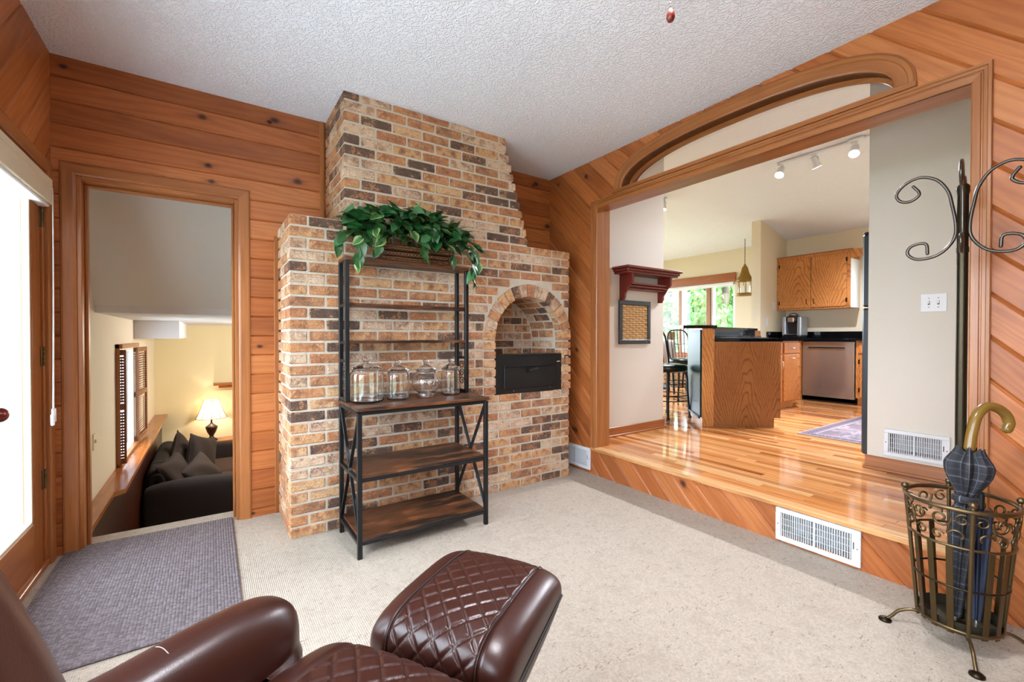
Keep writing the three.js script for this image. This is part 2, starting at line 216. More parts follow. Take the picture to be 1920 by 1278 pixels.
const plaidTex = tex(256, 256, (u, v) => { const l = (x, c, w) => 1 - sst(w * 0.6, w, Math.abs(x - c)); let c = [30, 30, 36]; const b = (x) => (x > 0.5 ? 0.45 : 0); c = mix3(c, [17, 17, 21], b(u) * 0.5 + b(v) * 0.5); c = mix3(c, [120, 120, 130], Math.max(l(u, 0.25, 0.02), l(v, 0.25, 0.02)) * 0.8); return mix3(c, [92, 92, 104], Math.max(l(u, 0.75, 0.016), l(v, 0.75, 0.016), l(v, 0.31, 0.012)) * 0.7); });
const rugTex = tex(1024, 512, (u, v) => {                  // faded oriental runner: border band, small figures, pale field
  const x = u * 1.62, y = v * 0.78, e = Math.min(x, 1.62 - x, y, 0.78 - y), n = fbm(u * 40, v * 20, 3, 40, 20); let c = mix3([212, 205, 203], [188, 180, 180], n);
  const fig = (a, b, s) => { const p = (a / s) % 1, q = (b / s) % 1; return Math.abs(Math.hypot(p - 0.5, q - 0.5) - 0.3) < 0.09 || Math.abs(p - q) < 0.05 || Math.abs(p + q - 1) < 0.05 ? 1 : 0; };
  if (e < 0.015) c = [222, 206, 204]; else if (e < 0.10) { c = mix3([88, 84, 98], [222, 213, 210], fig(x, y, 0.06) * 0.75); c = mix3(c, [150, 120, 140], n * 0.5); } else if (e < 0.12) c = [214, 200, 206]; else { const s = sst(0.5, 0.6, fbm(x * 12, y * 12 + 9, 4)); c = mix3(c, [128, 121, 134], Math.max(s * 0.75, fig(x + 0.02, y, 0.16) * 0.6)); c = mix3(c, [196, 150, 150], sst(0.6, 0.7, fbm(x * 9 + 4, y * 9, 3)) * 0.5); } return c;
});
const weaveTex = tex(512, 512, (u, v) => { const n = vn(u * 90, v * 90, 90, 90); return mix3([222, 184, 128], [176, 132, 80], n); });
const fabricBump = tex(256, 256, (u, v) => 0.5 + 0.25 * Math.sin(u * 64 * 6.283) * Math.sin(v * 64 * 6.283) + 0.25 * vn(u * 64, v * 64, 64, 64), false);
const bark = tex(256, 256, (u, v) => mix3([120, 108, 96], [70, 62, 54], fbm(u * 10, v * 4, 4, 10, 4)));
const brushed = tex(256, 256, (u, v) => 0.3 + 0.18 * vn(u * 4, v * 250, 4, 250), false);

// ---------------------------------------------------------------- materials
const wood = (hex, o = {}) => std({ map: plankTex, bumpMap: plankBump, bumpScale: 0.0012, roughness: 0.42, color: hex, ...o });
const M = {
  plank: ['#efe4d8', '#fbf2e6', '#dccfc0', '#ffffff', '#e6d6c4'].map((c) => wood(c)),
  casing: std({ map: trimTex, roughness: 0.3 }), wallWood: wood('#a89c90', { roughness: 0.6 }), doorWood: std({ map: trimTex, roughness: 0.32, color: '#f4e6d8' }), ledge: std({ map: trimTex, roughness: 0.22, color: '#fff4e6' }), orangeWood: std({ map: trimTex, roughness: 0.33, color: '#ffeedd' }),
  oak: std({ map: oakTex, color: '#c4b09c', bumpMap: oakTex, bumpScale: 0.0006, roughness: 0.38 }), oakCab: std({ map: oakTex, roughness: 0.34, color: '#fff2dc' }),
  strip: ['#ffffff', '#f2e0c8', '#ffeedd', '#dcc0a2'].map((c) => std({ map: stripTex, roughness: 0.1, color: c })),
  creamK: std({ color: '#e4d7bc', roughness: 0.75 }), cream: std({ color: '#d8d1c5', roughness: 0.75, bumpMap: rep(grit, 1, 1), bumpScale: 0.0006 }), yellow: std({ color: '#e8dbb4', roughness: 0.8 }), denWall: std({ color: '#ddd3c2', roughness: 0.8 }),
  ceil: std({ color: '#f0f5ff', roughness: 0.95, bumpMap: rep(ceilBump, 2.7, 2.7), bumpScale: 0.0042 }), kceil: std({ color: '#eceff6', roughness: 0.95, bumpMap: rep(ceilBump, 2, 2), bumpScale: 0.003 }),
  carpet: std({ map: rep(carpetTex, 1 / 0.6, 1 / 0.6), bumpMap: rep(carpetBump, 1 / 0.6, 1 / 0.6), bumpScale: 0.002, roughness: 1, color: '#e2dcd4' }),
  brick: std({ map: brickTex, bumpMap: brickBump, bumpScale: 0.009, roughness: 0.88 }), mortar: std({ map: rep(mortarTex, 2, 2), bumpMap: rep(grit, 3, 3), bumpScale: 0.004, roughness: 0.95 }),
  black: std({ color: '#17191b', roughness: 0.42, metalness: 0.3 }), blackMatte: std({ color: '#0f1011', roughness: 0.55 }), steel: std({ color: '#aba6a0', roughness: 0.5, metalness: 0.75, roughnessMap: brushed }), chrome: std({ color: '#d8d8da', roughness: 0.18, metalness: 1 }),
  rustic: std({ map: rusticTex, roughness: 0.38 }), glass: phy({ color: '#ffffff', roughness: 0.02, transmission: 1, thickness: 0.004, ior: 1.5 }), pane: phy({ color: '#ffffff', roughness: 0, transmission: 1, thickness: 0, ior: 1.5 }),
  leather: std({ color: '#34160f', roughness: 0.33, bumpMap: rep(leatherBump, 6, 6), bumpScale: 0.00012 }), leatherDark: std({ color: '#28110c', roughness: 0.4, bumpMap: rep(leatherBump, 6, 6), bumpScale: 0.00012 }),
  mat: std({ map: rep(matTex, 1 / 0.32, 1 / 0.32), bumpMap: rep(matBump, 1 / 0.32, 1 / 0.32), bumpScale: 0.005, roughness: 0.92 }),
  bronze: std({ color: '#66553a', roughness: 0.36, metalness: 0.9 }), bronzeDark: std({ color: '#33291c', roughness: 0.38, metalness: 0.85 }), brass: std({ color: '#8a6a30', roughness: 0.4, metalness: 0.9 }),
  white: std({ color: '#e6e7ea', roughness: 0.45 }), vent: std({ color: '#dfe2e6', roughness: 0.4 }), ventDark: std({ color: '#2a2824', roughness: 0.8 }), granite: std({ color: '#0c0d10', roughness: 0.08 }), teal: phy({ color: '#0a3030', roughness: 0.38, specularIntensity: 0.15 }),
  leaf: [std({ map: leafTex, roughness: 0.3 }), std({ map: leafTex, roughness: 0.28, color: '#a9d2bd' }), std({ map: leafTex, roughness: 0.35, color: '#b8c09a' }), std({ map: leafTex2, roughness: 0.34 })].map((m) => { m.side = THREE.DoubleSide; return m; }),
  stem: std({ color: '#4c4a28', roughness: 0.7 }), mahogany: std({ color: '#6a2016', roughness: 0.3 }), frame: std({ color: '#1b2124', roughness: 0.4 }), sofa: std({ color: '#1e1412', roughness: 0.95, bumpMap: rep(fabricBump, 8, 8), bumpScale: 0.001 }), sofaSeat: std({ color: '#40291e', roughness: 0.95, bumpMap: rep(fabricBump, 8, 8), bumpScale: 0.001 }), pillow: std({ color: '#302420', roughness: 0.95, bumpMap: rep(fabricBump, 10, 10), bumpScale: 0.001 }), denim: std({ color: '#3c302a', roughness: 0.95, bumpMap: rep(fabricBump, 10, 10), bumpScale: 0.001 }),
  seat: std({ color: '#15201c', roughness: 0.3 }), blind: std({ color: '#d8cdb4', roughness: 0.5 }), plaid: std({ map: rep(plaidTex, 2, 2), roughness: 0.75 }), navy: std({ color: '#131c33', roughness: 0.6 }), handle: std({ color: '#765824', roughness: 0.22 }),
};

// ---------------------------------------------------------------- the setting: sunroom shell
const XC = -3.394, HC = 2.658, FL = 0.232;                 // left wall, ceiling height, raised floor
const onA = (a, b, h) => [a, b, h], onB = (a, b, h) => [-h, b, a], onC = (a, b, h) => [XC + h, b, a];
const slabZ = (pts, holes, x0, x1) => { const g = extr(pts, x1 - x0, holes); g.rotateY(-Math.PI / 2); return g.translate(x1, 0, 0); };   // polygon in (z, y), thickness along x
const slabX = (pts, holes, z0, z1) => extr(pts, z1 - z0, holes).translate(0, 0, z0);                                                    // polygon in (x, y), thickness along z
const worldUV = (g) => muv(g, 0);

{ const f = struct('floor', worldUV(merge([bb(XC - 0.02, 0.05, -0.12, 0, 0, 4.85, 0.001), bb(-3.3, -2.53, -0.12, 0, -0.2, 0.001, 0.012)])), M.carpet); }
struct('ceiling', worldUV(bb(XC - 0.15, 0.1, HC, HC + 0.1, -0.14, 4.95)), M.ceil);

// back wall with the doorway down to the den
const wallA = struct('wall_back', worldUV(slabX([[XC - 0.15, -0.2], [-3.288, -0.2], [-3.288, 2.04], [-2.545, 2.04], [-2.545, -0.2], [0.1, -0.2], [0.1, HC + 0.1], [XC - 0.15, HC + 0.1]], [], -0.14, 0)), M.wallWood);
boards([rect(XC, -2.0, 2.08, HC), rect(-2.5, -2.3, 0, 2.08), rect(-2.3, -2.0, 1.86, 2.08), rect(-0.95, 0, 1.7, HC), rect(-0.22, 0, 0, 1.7), rect(XC, -3.33, 0, 2.08)], 0, 2.5479 - 0.1249 * 20, 0.1249, onA, 0.0065, 0.008).forEach((g, i) => part(wallA, 'plank', g, M.plank[(i * 7 + (i >> 2)) % 5]));
// right wall with the wide opening and the arched transom
const AZ = 1.745, arch = (a, h, n, c = 48) => { const o = []; for (let i = 0; i <= c; i++) { const t = Math.PI * (1 - i / c); o.push([AZ + a * Math.sign(Math.cos(t)) * Math.abs(Math.cos(t)) ** (2 / n), 2.335 + h * Math.abs(Math.sin(t)) ** (2 / n)]); } return o; };
const archIn = arch(0.845, 0.225, 2.5), archOut = arch(0.923, 0.305, 2.6, 24);
const wallB = struct('wall_right', worldUV(slabZ([[-3.4, -0.3], [4.95, -0.3], [4.95, 4.15], [-3.4, 4.15]], [[[0.62, 0.2], [2.862, 0.2], [2.862, 2.262], [0.62, 2.262]], archIn, rect(2.105, 2.445, 0.046, 0.17), rect(0.245, 0.545, 0.06, 0.184)], 0, 0.14)), M.wallWood);
{ const tiles = [rect(0, 0.6, 0.2, HC), rect(0, 0.245, 0, 0.2), rect(0.545, 0.6, 0, 0.2), rect(0.245, 0.545, 0, 0.06), rect(0.245, 0.545, 0.184, 0.2), rect(0.6, 2.105, 0, 0.212), rect(2.445, 2.88, 0, 0.212), rect(2.105, 2.445, 0, 0.046), rect(2.105, 2.445, 0.17, 0.212), rect(2.88, 3.7, 0, HC), rect(0.6, AZ - 0.923, 2.29, HC), rect(AZ + 0.923, 2.88, 2.29, HC)];
  for (let i = 0; i < archOut.length - 1; i++) { const [a, b] = archOut[i], [c, d] = archOut[i + 1]; if (c - a > 1e-4) tiles.push([[a, b - 0.02], [c, d - 0.02], [c, HC], [a, HC]]); }
  boards(tiles, -Math.PI / 4, 3.644 - 0.127 * 40, 0.127, onB, 0.0085, 0.010).forEach((g, i) => part(wallB, 'plank', g, M.plank[(i * 3 + (i >> 1)) % 5])); }
// left wall: glazed door, then the big windows beside and behind the camera
const wallC = struct('wall_left', worldUV(slabZ([[-0.14, -0.2], [4.95, -0.2], [4.95, HC + 0.1], [-0.14, HC + 0.1]], [rect(0.1, 0.96, 0, 2.03), rect(1.3, 2.95, 0.5, 2.15), rect(3.15, 4.6, 0.5, 2.15)], XC - 0.15, XC)), M.wallWood);
boards([rect(0, 1.1, 2.05, HC), rect(0, 0.09, 0, 2.05)], -Math.PI / 4, 0.02, 0.127, onC, 0.007, 0.008).forEach((g, i) => part(wallC, 'plank', g, M.plank[(i * 3 + 1) % 5]));
struct('wall_front', worldUV(slabX([[XC - 0.15, -0.2], [0.1, -0.2], [0.1, HC + 0.1], [XC - 0.15, HC + 0.1]], [], 4.8, 4.95)), M.wallWood);
const windowIn = (w0, w1, h0, h1, put, axis) => { const g = struct('window_1'); const e = 0.05; for (const [a0, a1, b0, b1] of [[w0, w0 + e, h0, h1], [w1 - e, w1, h0, h1], [w0 + e, w1 - e, h0, h0 + e], [w0 + e, w1 - e, h1 - e, h1], [(w0 + w1) / 2 - 0.025, (w0 + w1) / 2 + 0.025, h0 + e, h1 - e]]) part(g, 'frame', put(a0, a1, b0, b1, 0.06), M.casing); part(g, 'pane', put(w0 + e, w1 - e, h0 + e, h1 - e, 0.004), M.pane); };
for (const [a, b] of [[1.3, 2.95], [3.15, 4.6]]) windowIn(a, b, 0.5, 2.15, (a0, a1, b0, b1, t) => wbb(XC - 0.075 - t / 2, XC - 0.075 + t / 2, b0, b1, a0, a1));

// mouldings
const PROF = [[-0.002, 0.0], [-0.002, 0.013], [0.004, 0.017], [0.010, 0.0185], [0.050, 0.021], [0.058, 0.019], [0.0625, 0.013], [0.0625, 0]];
const PROFB = [[-0.002, 0], [-0.002, 0.012], [0.003, 0.0155], [0.026, 0.017], [0.029, 0.013], [0.033, 0.013], [0.036, 0.019], [0.047, 0.020], [0.050, 0.026], [0.060, 0.026], [0.063, 0.02], [0.063, 0.0]];
const trim = (geos, mat) => { const t = struct('trim_1'); geos.forEach((g) => part(t, 'board', g, mat)); return t; };
trim(mould([[-3.290, 0], [-3.290, 2.042], [-2.542, 2.042], [-2.542, 0]], PROF, onA), M.casing);
trim([wbb(-3.292, -3.268, -0.12, 2.04, -0.16, 0.004), wbb(-2.564, -2.54, -0.12, 2.04, -0.16, 0.004), wbb(-3.268, -2.564, 2.016, 2.042, -0.16, 0.004), wbb(-3.268, -3.254, -0.12, 2.016, -0.10, -0.06), wbb(-2.578, -2.564, -0.12, 2.016, -0.10, -0.06), wbb(-3.254, -2.578, 2.002, 2.016, -0.10, -0.06)], M.casing);
trim([wbb(-2.345, -2.315, 0, 1.80, 0, 0.018), wbb(-2.345, -2.315, 1.80, 1.83, 0, 0.018)], M.casing);
trim([wbb(-2.06, -2.03, 1.86, HC, 0, 0.022)], M.casing);
trim(mould([[0.637, 0.232], [0.637, 2.248], [2.845, 2.248], [2.845, 0]], PROFB, onB), M.casing);
trim([wbb(-0.012, 0.145, 0.232, 2.262, 0.615, 0.637), wbb(-0.012, 0.145, 0.232, 2.262, 2.845, 2.867), wbb(-0.012, 0.145, 2.246, 2.268, 0.637, 2.845)], M.casing);
{ const PA = [[-0.002, 0], [-0.002, 0.012], [0.006, 0.016], [0.046, 0.018], [0.052, 0.026], [0.068, 0.026], [0.078, 0.018], [0.08, 0]];
  const t = trim(mould(archIn, PA, onB, false), M.casing);
  const ring = (a0, a1, x0, x1) => { const P = []; for (let i = 0; i < a0.length - 1; i++) { const q = (p, x) => [x, p[1], p[0]], A = a0[i], B = a0[i + 1], C = a1[i], D = a1[i + 1]; for (const [k, l, m, n] of [[q(A, x0), q(B, x0), q(B, x1), q(A, x1)], [q(A, x0), q(B, x0), q(D, x0), q(C, x0)], [q(A, x1), q(B, x1), q(D, x1), q(C, x1)]]) P.push(...k, ...l, ...m, ...k, ...m, ...n); } return muv(raw(P), 2, 1 / 2.16, 1 / 1.08); };
  part(t, 'jamb', ring(archIn, arch(0.87, 0.25, 2.5), -0.01, 0.145), M.casing);
  part(t, 'stop', ring(arch(0.822, 0.203, 2.5), archIn, 0.075, 0.10), M.casing);
  part(t, 'sill_board', wbb(-0.034, 0.145, 2.312, 2.337, AZ - 0.925, AZ + 0.925), M.casing);
  const w = struct('window_2'); part(w, 'pane', slabZ(arch(0.83, 0.212, 2.5), [], 0.085, 0.089), M.pane); }
trim([wbb(0.02, 0.1, 2.262, 2.314, 0.62, 2.862)], M.casing);

// glazed door in the left wall
{ const d = struct('door_1'), x0 = XC - 0.042, x1 = XC - 0.004;
  part(d, 'frame', [wbb(x0, x1, 0.03, 2.0, 0.135, 0.265), wbb(x0, x1, 0.03, 2.0, 0.80, 0.925), wbb(x0, x1, 0.03, 0.27, 0.265, 0.80), wbb(x0, x1, 1.87, 2.0, 0.265, 0.80)], M.doorWood);
  part(d, 'bead', [bb(x0 + 0.008, x1 - 0.004, 0.27, 1.87, 0.263, 0.275), bb(x0 + 0.008, x1 - 0.004, 0.268, 0.282, 0.265, 0.80)], std({ color: '#c8bda6', roughness: 0.5 }));
  part(d, 'pane', bb(x0 + 0.020, x0 + 0.026, 0.27, 1.87, 0.265, 0.80, 0.0005), M.pane);
  for (const y of [0.40, 1.02, 1.72]) part(d, 'hinge', [bb(x1 - 0.002, x1 + 0.006, y, y + 0.1, 0.122, 0.15), ...[0, 1, 2, 3].map((i) => cyl(0.0065, 0.0065, 0.023, x1 + 0.008, y + 0.0125 + i * 0.025, 0.128, 10))], M.bronze);
  part(d, 'knob', [cyl(0.011, 0.011, 0.04, 0, 0, 0).rotateZ(Math.PI / 2).translate(x1 + 0.02, 0.875, 0.862), ball(0.028, x1 + 0.05, 0.875, 0.862)], std({ color: '#6a1d12', roughness: 0.3, metalness: 0.3 }));
  trim([wbb(XC - 0.045, XC + 0.006, 0, 2.03, 0.1, 0.13), wbb(XC - 0.045, XC + 0.006, 0, 2.03, 0.93, 0.96), wbb(XC - 0.045, XC + 0.006, 2.005, 2.03, 0.13, 0.93), wbb(XC - 0.15, XC + 0.012, 0.0, 0.032, 0.1, 0.96)], M.doorWood);
  trim([bb(XC - 0.152, XC - 0.046, 0, 2.03, 0.1, 0.135), bb(XC - 0.152, XC - 0.046, 0, 2.03, 0.925, 0.96), bb(XC - 0.152, XC - 0.046, 2.0, 2.03, 0.135, 0.925)], std({ color: '#aab6bd', roughness: 0.7 }));
  trim(mould([[0.1, 0], [0.1, 2.01], [0.96, 2.01], [0.96, 0]], PROF.map(([o, h]) => [o, h * 1.25]), onC), M.casing); }

// outside
struct('ground', bb(-30, 60, -1.4, -1.2, -50, 40), std({ color: '#8f9478', roughness: 1 }));
struct('deck', bb(-8, XC - 0.15, -0.16, -0.08, -9, 6), std({ color: '#cfd3cf', roughness: 0.8 }));
struct('exterior_wall', bb(-11, -4.6, -1.2, 3.2, -10.4, -10.0), std({ color: '#d4dade', roughness: 0.9 }));
struct('den_roof', bb(XC - 0.4, 0.1, 2.66, 2.8, -5.6, -0.1), std({ color: '#5d5852', roughness: 0.9 }));

// ---------------------------------------------------------------- the den below
const DF = -1.07;
struct('wall_den_left', slabZ([[-5.25, -1.3], [-0.14, -1.3], [-0.14, 2.7], [-5.25, 2.7]], [rect(-2.955, -1.925, 0.02, 1.06)], XC - 0.15, XC), M.denWall);
struct('wall_den_far', bb(XC - 0.15, 0.1, -1.3, 2.7, -5.25, -5.1), M.yellow);
struct('wall_den_right', bb(-0.1, 0, -1.3, 2.7, -5.1, -0.14), M.yellow);
struct('wall_den_front', bb(XC, 0, -1.3, -0.12, -0.26, -0.2), M.denWall);
struct('floor_den', bb(XC, 0, DF - 0.1, DF, -5.1, -0.2), M.carpet);
struct('ceiling_den', bb(XC, 0, 1.346, 1.45, -5.1, -1.09), std({ color: '#d9d9de', roughness: 0.95, bumpMap: rep(ceilBump, 2, 2), bumpScale: 0.003 }));
struct('soffit_den', slabZ([[-1.10, 1.346], [-1.085, 1.346], [-1.085, 1.40], [-0.13, 2.44], [-0.13, 2.6], [-1.10, 1.52]], [], XC, 0), std({ color: '#e2ded6', roughness: 0.85 }));
struct('trim_den', bb(XC, -2.99, 1.146, 1.346, -5.1, -3.04, 0.004), std({ color: '#e2dfe2', roughness: 0.85 }));
struct('wall_den_wainscot', wbb(XC, -3.31, DF, -0.02, -5.1, -0.2), wood('#4a2c1e', { roughness: 0.35 }));
{ const l = struct('window_ledge'); part(l, 'board', muv(flat([[XC, -0.16], [-3.298, -0.16], [-3.298, -1.09], [XC, -1.09]], -0.03, 0.004), 2, 1 / 2.16, 1 / 1.08), M.ledge); part(l, 'board', muv(flat([[XC, -1.09], [-3.298, -1.09], [-3.24, -1.15], [-3.24, -5.1], [XC, -5.1]], -0.03, 0.004), 2, 1 / 2.16, 1 / 1.08, 0.3, 0.4), M.ledge); }
{ const w = struct('window_3'), put = (a0, a1, b0, b1, x0, x1) => wbb(x0, x1, b0, b1, a0, a1);
  part(w, 'frame', [put(-2.955, -2.915, 0.02, 1.06, XC - 0.12, XC + 0.005), put(-1.965, -1.925, 0.02, 1.06, XC - 0.12, XC + 0.005), put(-2.915, -1.965, 1.02, 1.06, XC - 0.12, XC + 0.005), put(-2.915, -1.965, 0.0, 0.035, XC - 0.12, XC + 0.005)], M.white);
  part(w, 'sash', [put(-2.915, -2.87, 0.04, 1.02, XC - 0.10, XC - 0.05), put(-2.44, -2.40, 0.04, 1.02, XC - 0.10, XC - 0.05), put(-2.01, -1.965, 0.04, 1.02, XC - 0.10, XC - 0.05)], M.white);
  part(w, 'pane', bb(XC - 0.08, XC - 0.076, 0.04, 1.02, -2.9, -1.98, 0.0005), M.pane);
  part(w, 'latch', [bb(XC - 0.05, XC - 0.03, 0.9, 0.96, -2.44, -2.41), bb(XC - 0.05, XC - 0.03, 0.52, 0.58, -2.44, -2.41), bb(XC - 0.05, XC - 0.03, 0.14, 0.20, -2.44, -2.41)], M.chrome);
  trim([put(-1.925, -1.90, -0.0, 1.1, XC, XC + 0.03), put(-2.99, -1.90, 1.06, 1.1, XC, XC + 0.05), put(-2.99, -1.9, 0.0, 0.03, XC, XC + 0.04)], M.casing); }

// ---------------------------------------------------------------- kitchen and dining shell
const XF = 5.12, KC = (x) => 2.742 + 0.256 * (XF - x), ZP = -0.163;
struct('ceiling_kitchen', worldUV(slabX([[0, KC(0)], [5.3, KC(5.3)], [5.3, KC(5.3) + 0.12], [0, KC(0) + 0.12]], [], -3.4, 3.25)), M.kceil);
struct('wall_kitchen_far', slabZ([[-3.4, -0.3], [3.25, -0.3], [3.25, 2.9], [-3.4, 2.9]], [rect(-3.3, -1.02, 0.80, 2.2), rect(1.02, 2.3, 1.25, 2.28)], XF, XF + 0.15), M.creamK);
struct('wall_kitchen_left', slabX([[0.1, -0.3], [XF + 0.15, -0.3], [XF + 0.15, 4.2], [0.1, 4.2]], [rect(1.3, 4.7, 0.35, 2.4)], -3.4, -3.3), M.creamK);
{ const w = struct('window_6'); part(w, 'frame', [wbb(1.3, 4.7, 0.35, 0.41, -3.38, -3.32), wbb(1.3, 4.7, 2.34, 2.4, -3.38, -3.32), ...[1.3, 2.97, 4.64].map((x) => wbb(x, x + 0.06, 0.41, 2.34, -3.38, -3.32))], M.casing); part(w, 'pane', bb(1.36, 4.64, 0.41, 2.34, -3.352, -3.348, 0.0005), M.pane); }
struct('wall_kitchen_right', bb(0.14, XF + 0.15, -0.3, 4.2, 3.0, 3.15), M.creamK);
struct('wall_passage_left', bb(0.14, 1.165, FL, 4.0, 0.30, 0.42, 0.004), M.cream);
struct('wall_passage_right', slabZ([[2.125, FL], [3.02, FL], [3.02, 3.85], [2.125, 3.85]], [rect(2.25, 2.53, 0.375, 0.499)], 1.2, 1.31), M.cream);
struct('wall_partition', slabX([[4.29, FL], [XF, FL], [XF, KC(XF) + 0.05], [4.29, KC(4.29) + 0.05]], [], -0.30, ZP), M.creamK);
{ const bp = [[0, 0], [0.012, 0], [0.012, 0.075], [0.008, 0.085], [0, 0.085]], b = (p, x0, x1, z0, z1, ax) => part(p, 'board', ax === 'x' ? muv(extr(bp.map(([a, c]) => [a, c]), x1 - x0).rotateY(Math.PI / 2).translate(x0, FL, 0).translate(0, 0, z0), 0, 1 / 2.16, 1 / 1.08) : muv(extr(bp, z1 - z0).rotateY(Math.PI).translate(x0, FL, z1), 2, 1 / 2.16, 1 / 1.08), M.orangeWood);
  const l = struct('baseboard_left'); part(l, 'board', wbb(0.15, 1.17, FL, FL + 0.088, 0.42, 0.434), M.orangeWood); part(l, 'shoe', wbb(0.15, 1.18, FL, FL + 0.018, 0.434, 0.448), M.orangeWood);
  const r = struct('baseboard_right'); part(r, 'board', wbb(1.186, 1.2, FL, FL + 0.092, 2.115, 3.0), M.casing); part(r, 'shoe', wbb(1.172, 1.186, FL, FL + 0.018, 2.105, 3.0), M.casing);
  const f = struct('baseboard_far'); part(f, 'board', wbb(XF - 0.014, XF, FL, FL + 0.09, -3.3, -0.3), M.orangeWood); }
// strip floor: every strip its own board, the far ones joined
{ const fl = struct('kitchen_floor', bb(0.14, XF, 0.02, 0.212, -3.3, 3.0), M.wallWood), near = [], far = []; camera.updateMatrixWorld(); camera.updateProjectionMatrix();
  const W = 0.0572; let x = 0.034; const spots = [];
  for (let i = 0; x < XF; i++, x += W) { let z = -3.3 + rr(-0.8, 0); while (z < 3.0) { const L = rr(0.35, 1.25), z0 = Math.max(-3.3, z), z1 = Math.min(3.0, z + L); z += L; if (z1 - z0 < 0.03) continue; spots.push([x, z0, z1]); } }
  const score = ([x, z0, z1]) => { let s = 0; for (const z of [z0, (z0 + z1) / 2, z1]) { const p = V(x, FL, z).project(camera), u = (p.x * 0.5 + 0.5) * 1920, v = (0.5 - p.y * 0.5) * 1278; if (p.z < 1 && u > 1090 && u < 1930 && v < 1130 && !(x > 1.3 && z > 2.05) && !(x < 1.2 && z < 0.4) && !(x > 2 && u > 1330 && u < 1480)) s += 1 / ((x + 2.7) ** 2 + (z - 3.3) ** 2); } return s; };
  const sorted = spots.map((s) => [score(s), s]).sort((a, b) => b[0] - a[0]);
  sorted.forEach(([s, [x, z0, z1]], i) => { const r = Math.floor(rnd() * 16), g = bb(x + 0.0003, x + W - 0.0003, FL - 0.02, FL, z0 + 0.0003, z1 - 0.0003, 0.0008), p = g.attributes.position, uv = new Float32Array(p.count * 2), o = rnd(); for (let k = 0; k < p.count; k++) { uv[k * 2] = p.getZ(k) / 1.2 + o; uv[k * 2 + 1] = (r + 0.06 + 0.88 * clamp((p.getX(k) - x) / W)) / 16; } g.setAttribute('uv', new THREE.BufferAttribute(uv, 2)); if (i < 295 && s > 0) part(fl, 'floor_board', g, M.strip[Math.floor(rnd() * 4)]); else far.push(g); });
  const m = part(fl, 'floor_boards', merge(far), M.strip[0]); m.userData.kind = 'stuff';
  const n = struct('trim_step'); part(n, 'nosing', muv(extr([[-0.036, 0.207], [0.034, 0.207], [0.034, 0.232], [-0.028, 0.232], [-0.036, 0.224]], 2.29).translate(0, 0, 0.635), 2, 1 / 1.2, 1 / 1.2, 0.2, 0.03), M.strip[0]); part(n, 'nosing_end', muv(bb(-0.036, 0.034, 0.207, 0.232, 0.585, 0.633), 2, 1 / 1.2, 1 / 1.2, 0.7, 0.1), M.strip[2]); }
// dining window
{ const w = struct('window_4'), X0 = XF + 0.02, X1 = XF + 0.09, f = (z0, z1, y0, y1, m = M.orangeWood, x0 = X0, x1 = X1) => part(w, 'frame', wbb(x0, x1, y0, y1, z0, z1), m);
  f(-3.3, -1.02, 0.80, 0.85); f(-3.3, -1.02, 2.14, 2.2, M.white); f(-1.07, -1.02, 0.85, 2.14, M.white); f(-1.50, -1.445, 0.85, 2.14, M.white); f(-1.585, -1.50, 0.85, 2.14, M.casing, X0 - 0.02, X1); f(-2.13, -2.056, 0.85, 2.14, M.white); f(-2.20, -2.13, 0.85, 2.14, M.casing);
  for (const [a, b] of [[-3.3, -2.2], [-2.056, -1.585], [-1.445, -1.07]]) part(w, 'pane', bb(XF + 0.05, XF + 0.054, 0.85, 2.14, a, b, 0.0005), M.pane);
  trim([wbb(XF - 0.03, XF + 0.02, 2.165, 2.325, -3.3, -1.0), wbb(XF - 0.04, XF + 0.05, 0.775, 0.805, -3.3, -1.0), wbb(XF - 0.018, XF, 0.70, 0.775, -3.3, -1.0)], M.orangeWood);
  const s = one('roller_shade', [cyl(0.028, 0.028, 2.2, 0, 0, 0).rotateX(Math.PI / 2).translate(XF - 0.02, 2.135, -2.14), bb(XF - 0.012, XF - 0.008, 2.085, 2.135, -3.24, -1.04)], M.white, 'white roller shade drawn up under the wooden dining window header', 'shade'); }
{ const w = struct('window_5'); part(w, 'frame', [wbb(XF, XF + 0.1, 1.25, 2.28, 1.02, 1.07), wbb(XF, XF + 0.1, 1.25, 1.3, 1.07, 2.3), wbb(XF, XF + 0.1, 2.23, 2.28, 1.07, 2.3), wbb(XF, XF + 0.1, 1.3, 2.23, 2.25, 2.3)], M.casing); part(w, 'pane', bb(XF + 0.05, XF + 0.054, 1.3, 2.23, 1.07, 2.25, 0.0005), M.pane); trim([wbb(XF - 0.022, XF, 1.235, 2.34, 0.95, 1.03), wbb(XF - 0.022, XF, 2.27, 2.34, 1.03, 2.36)], M.orangeWood); }

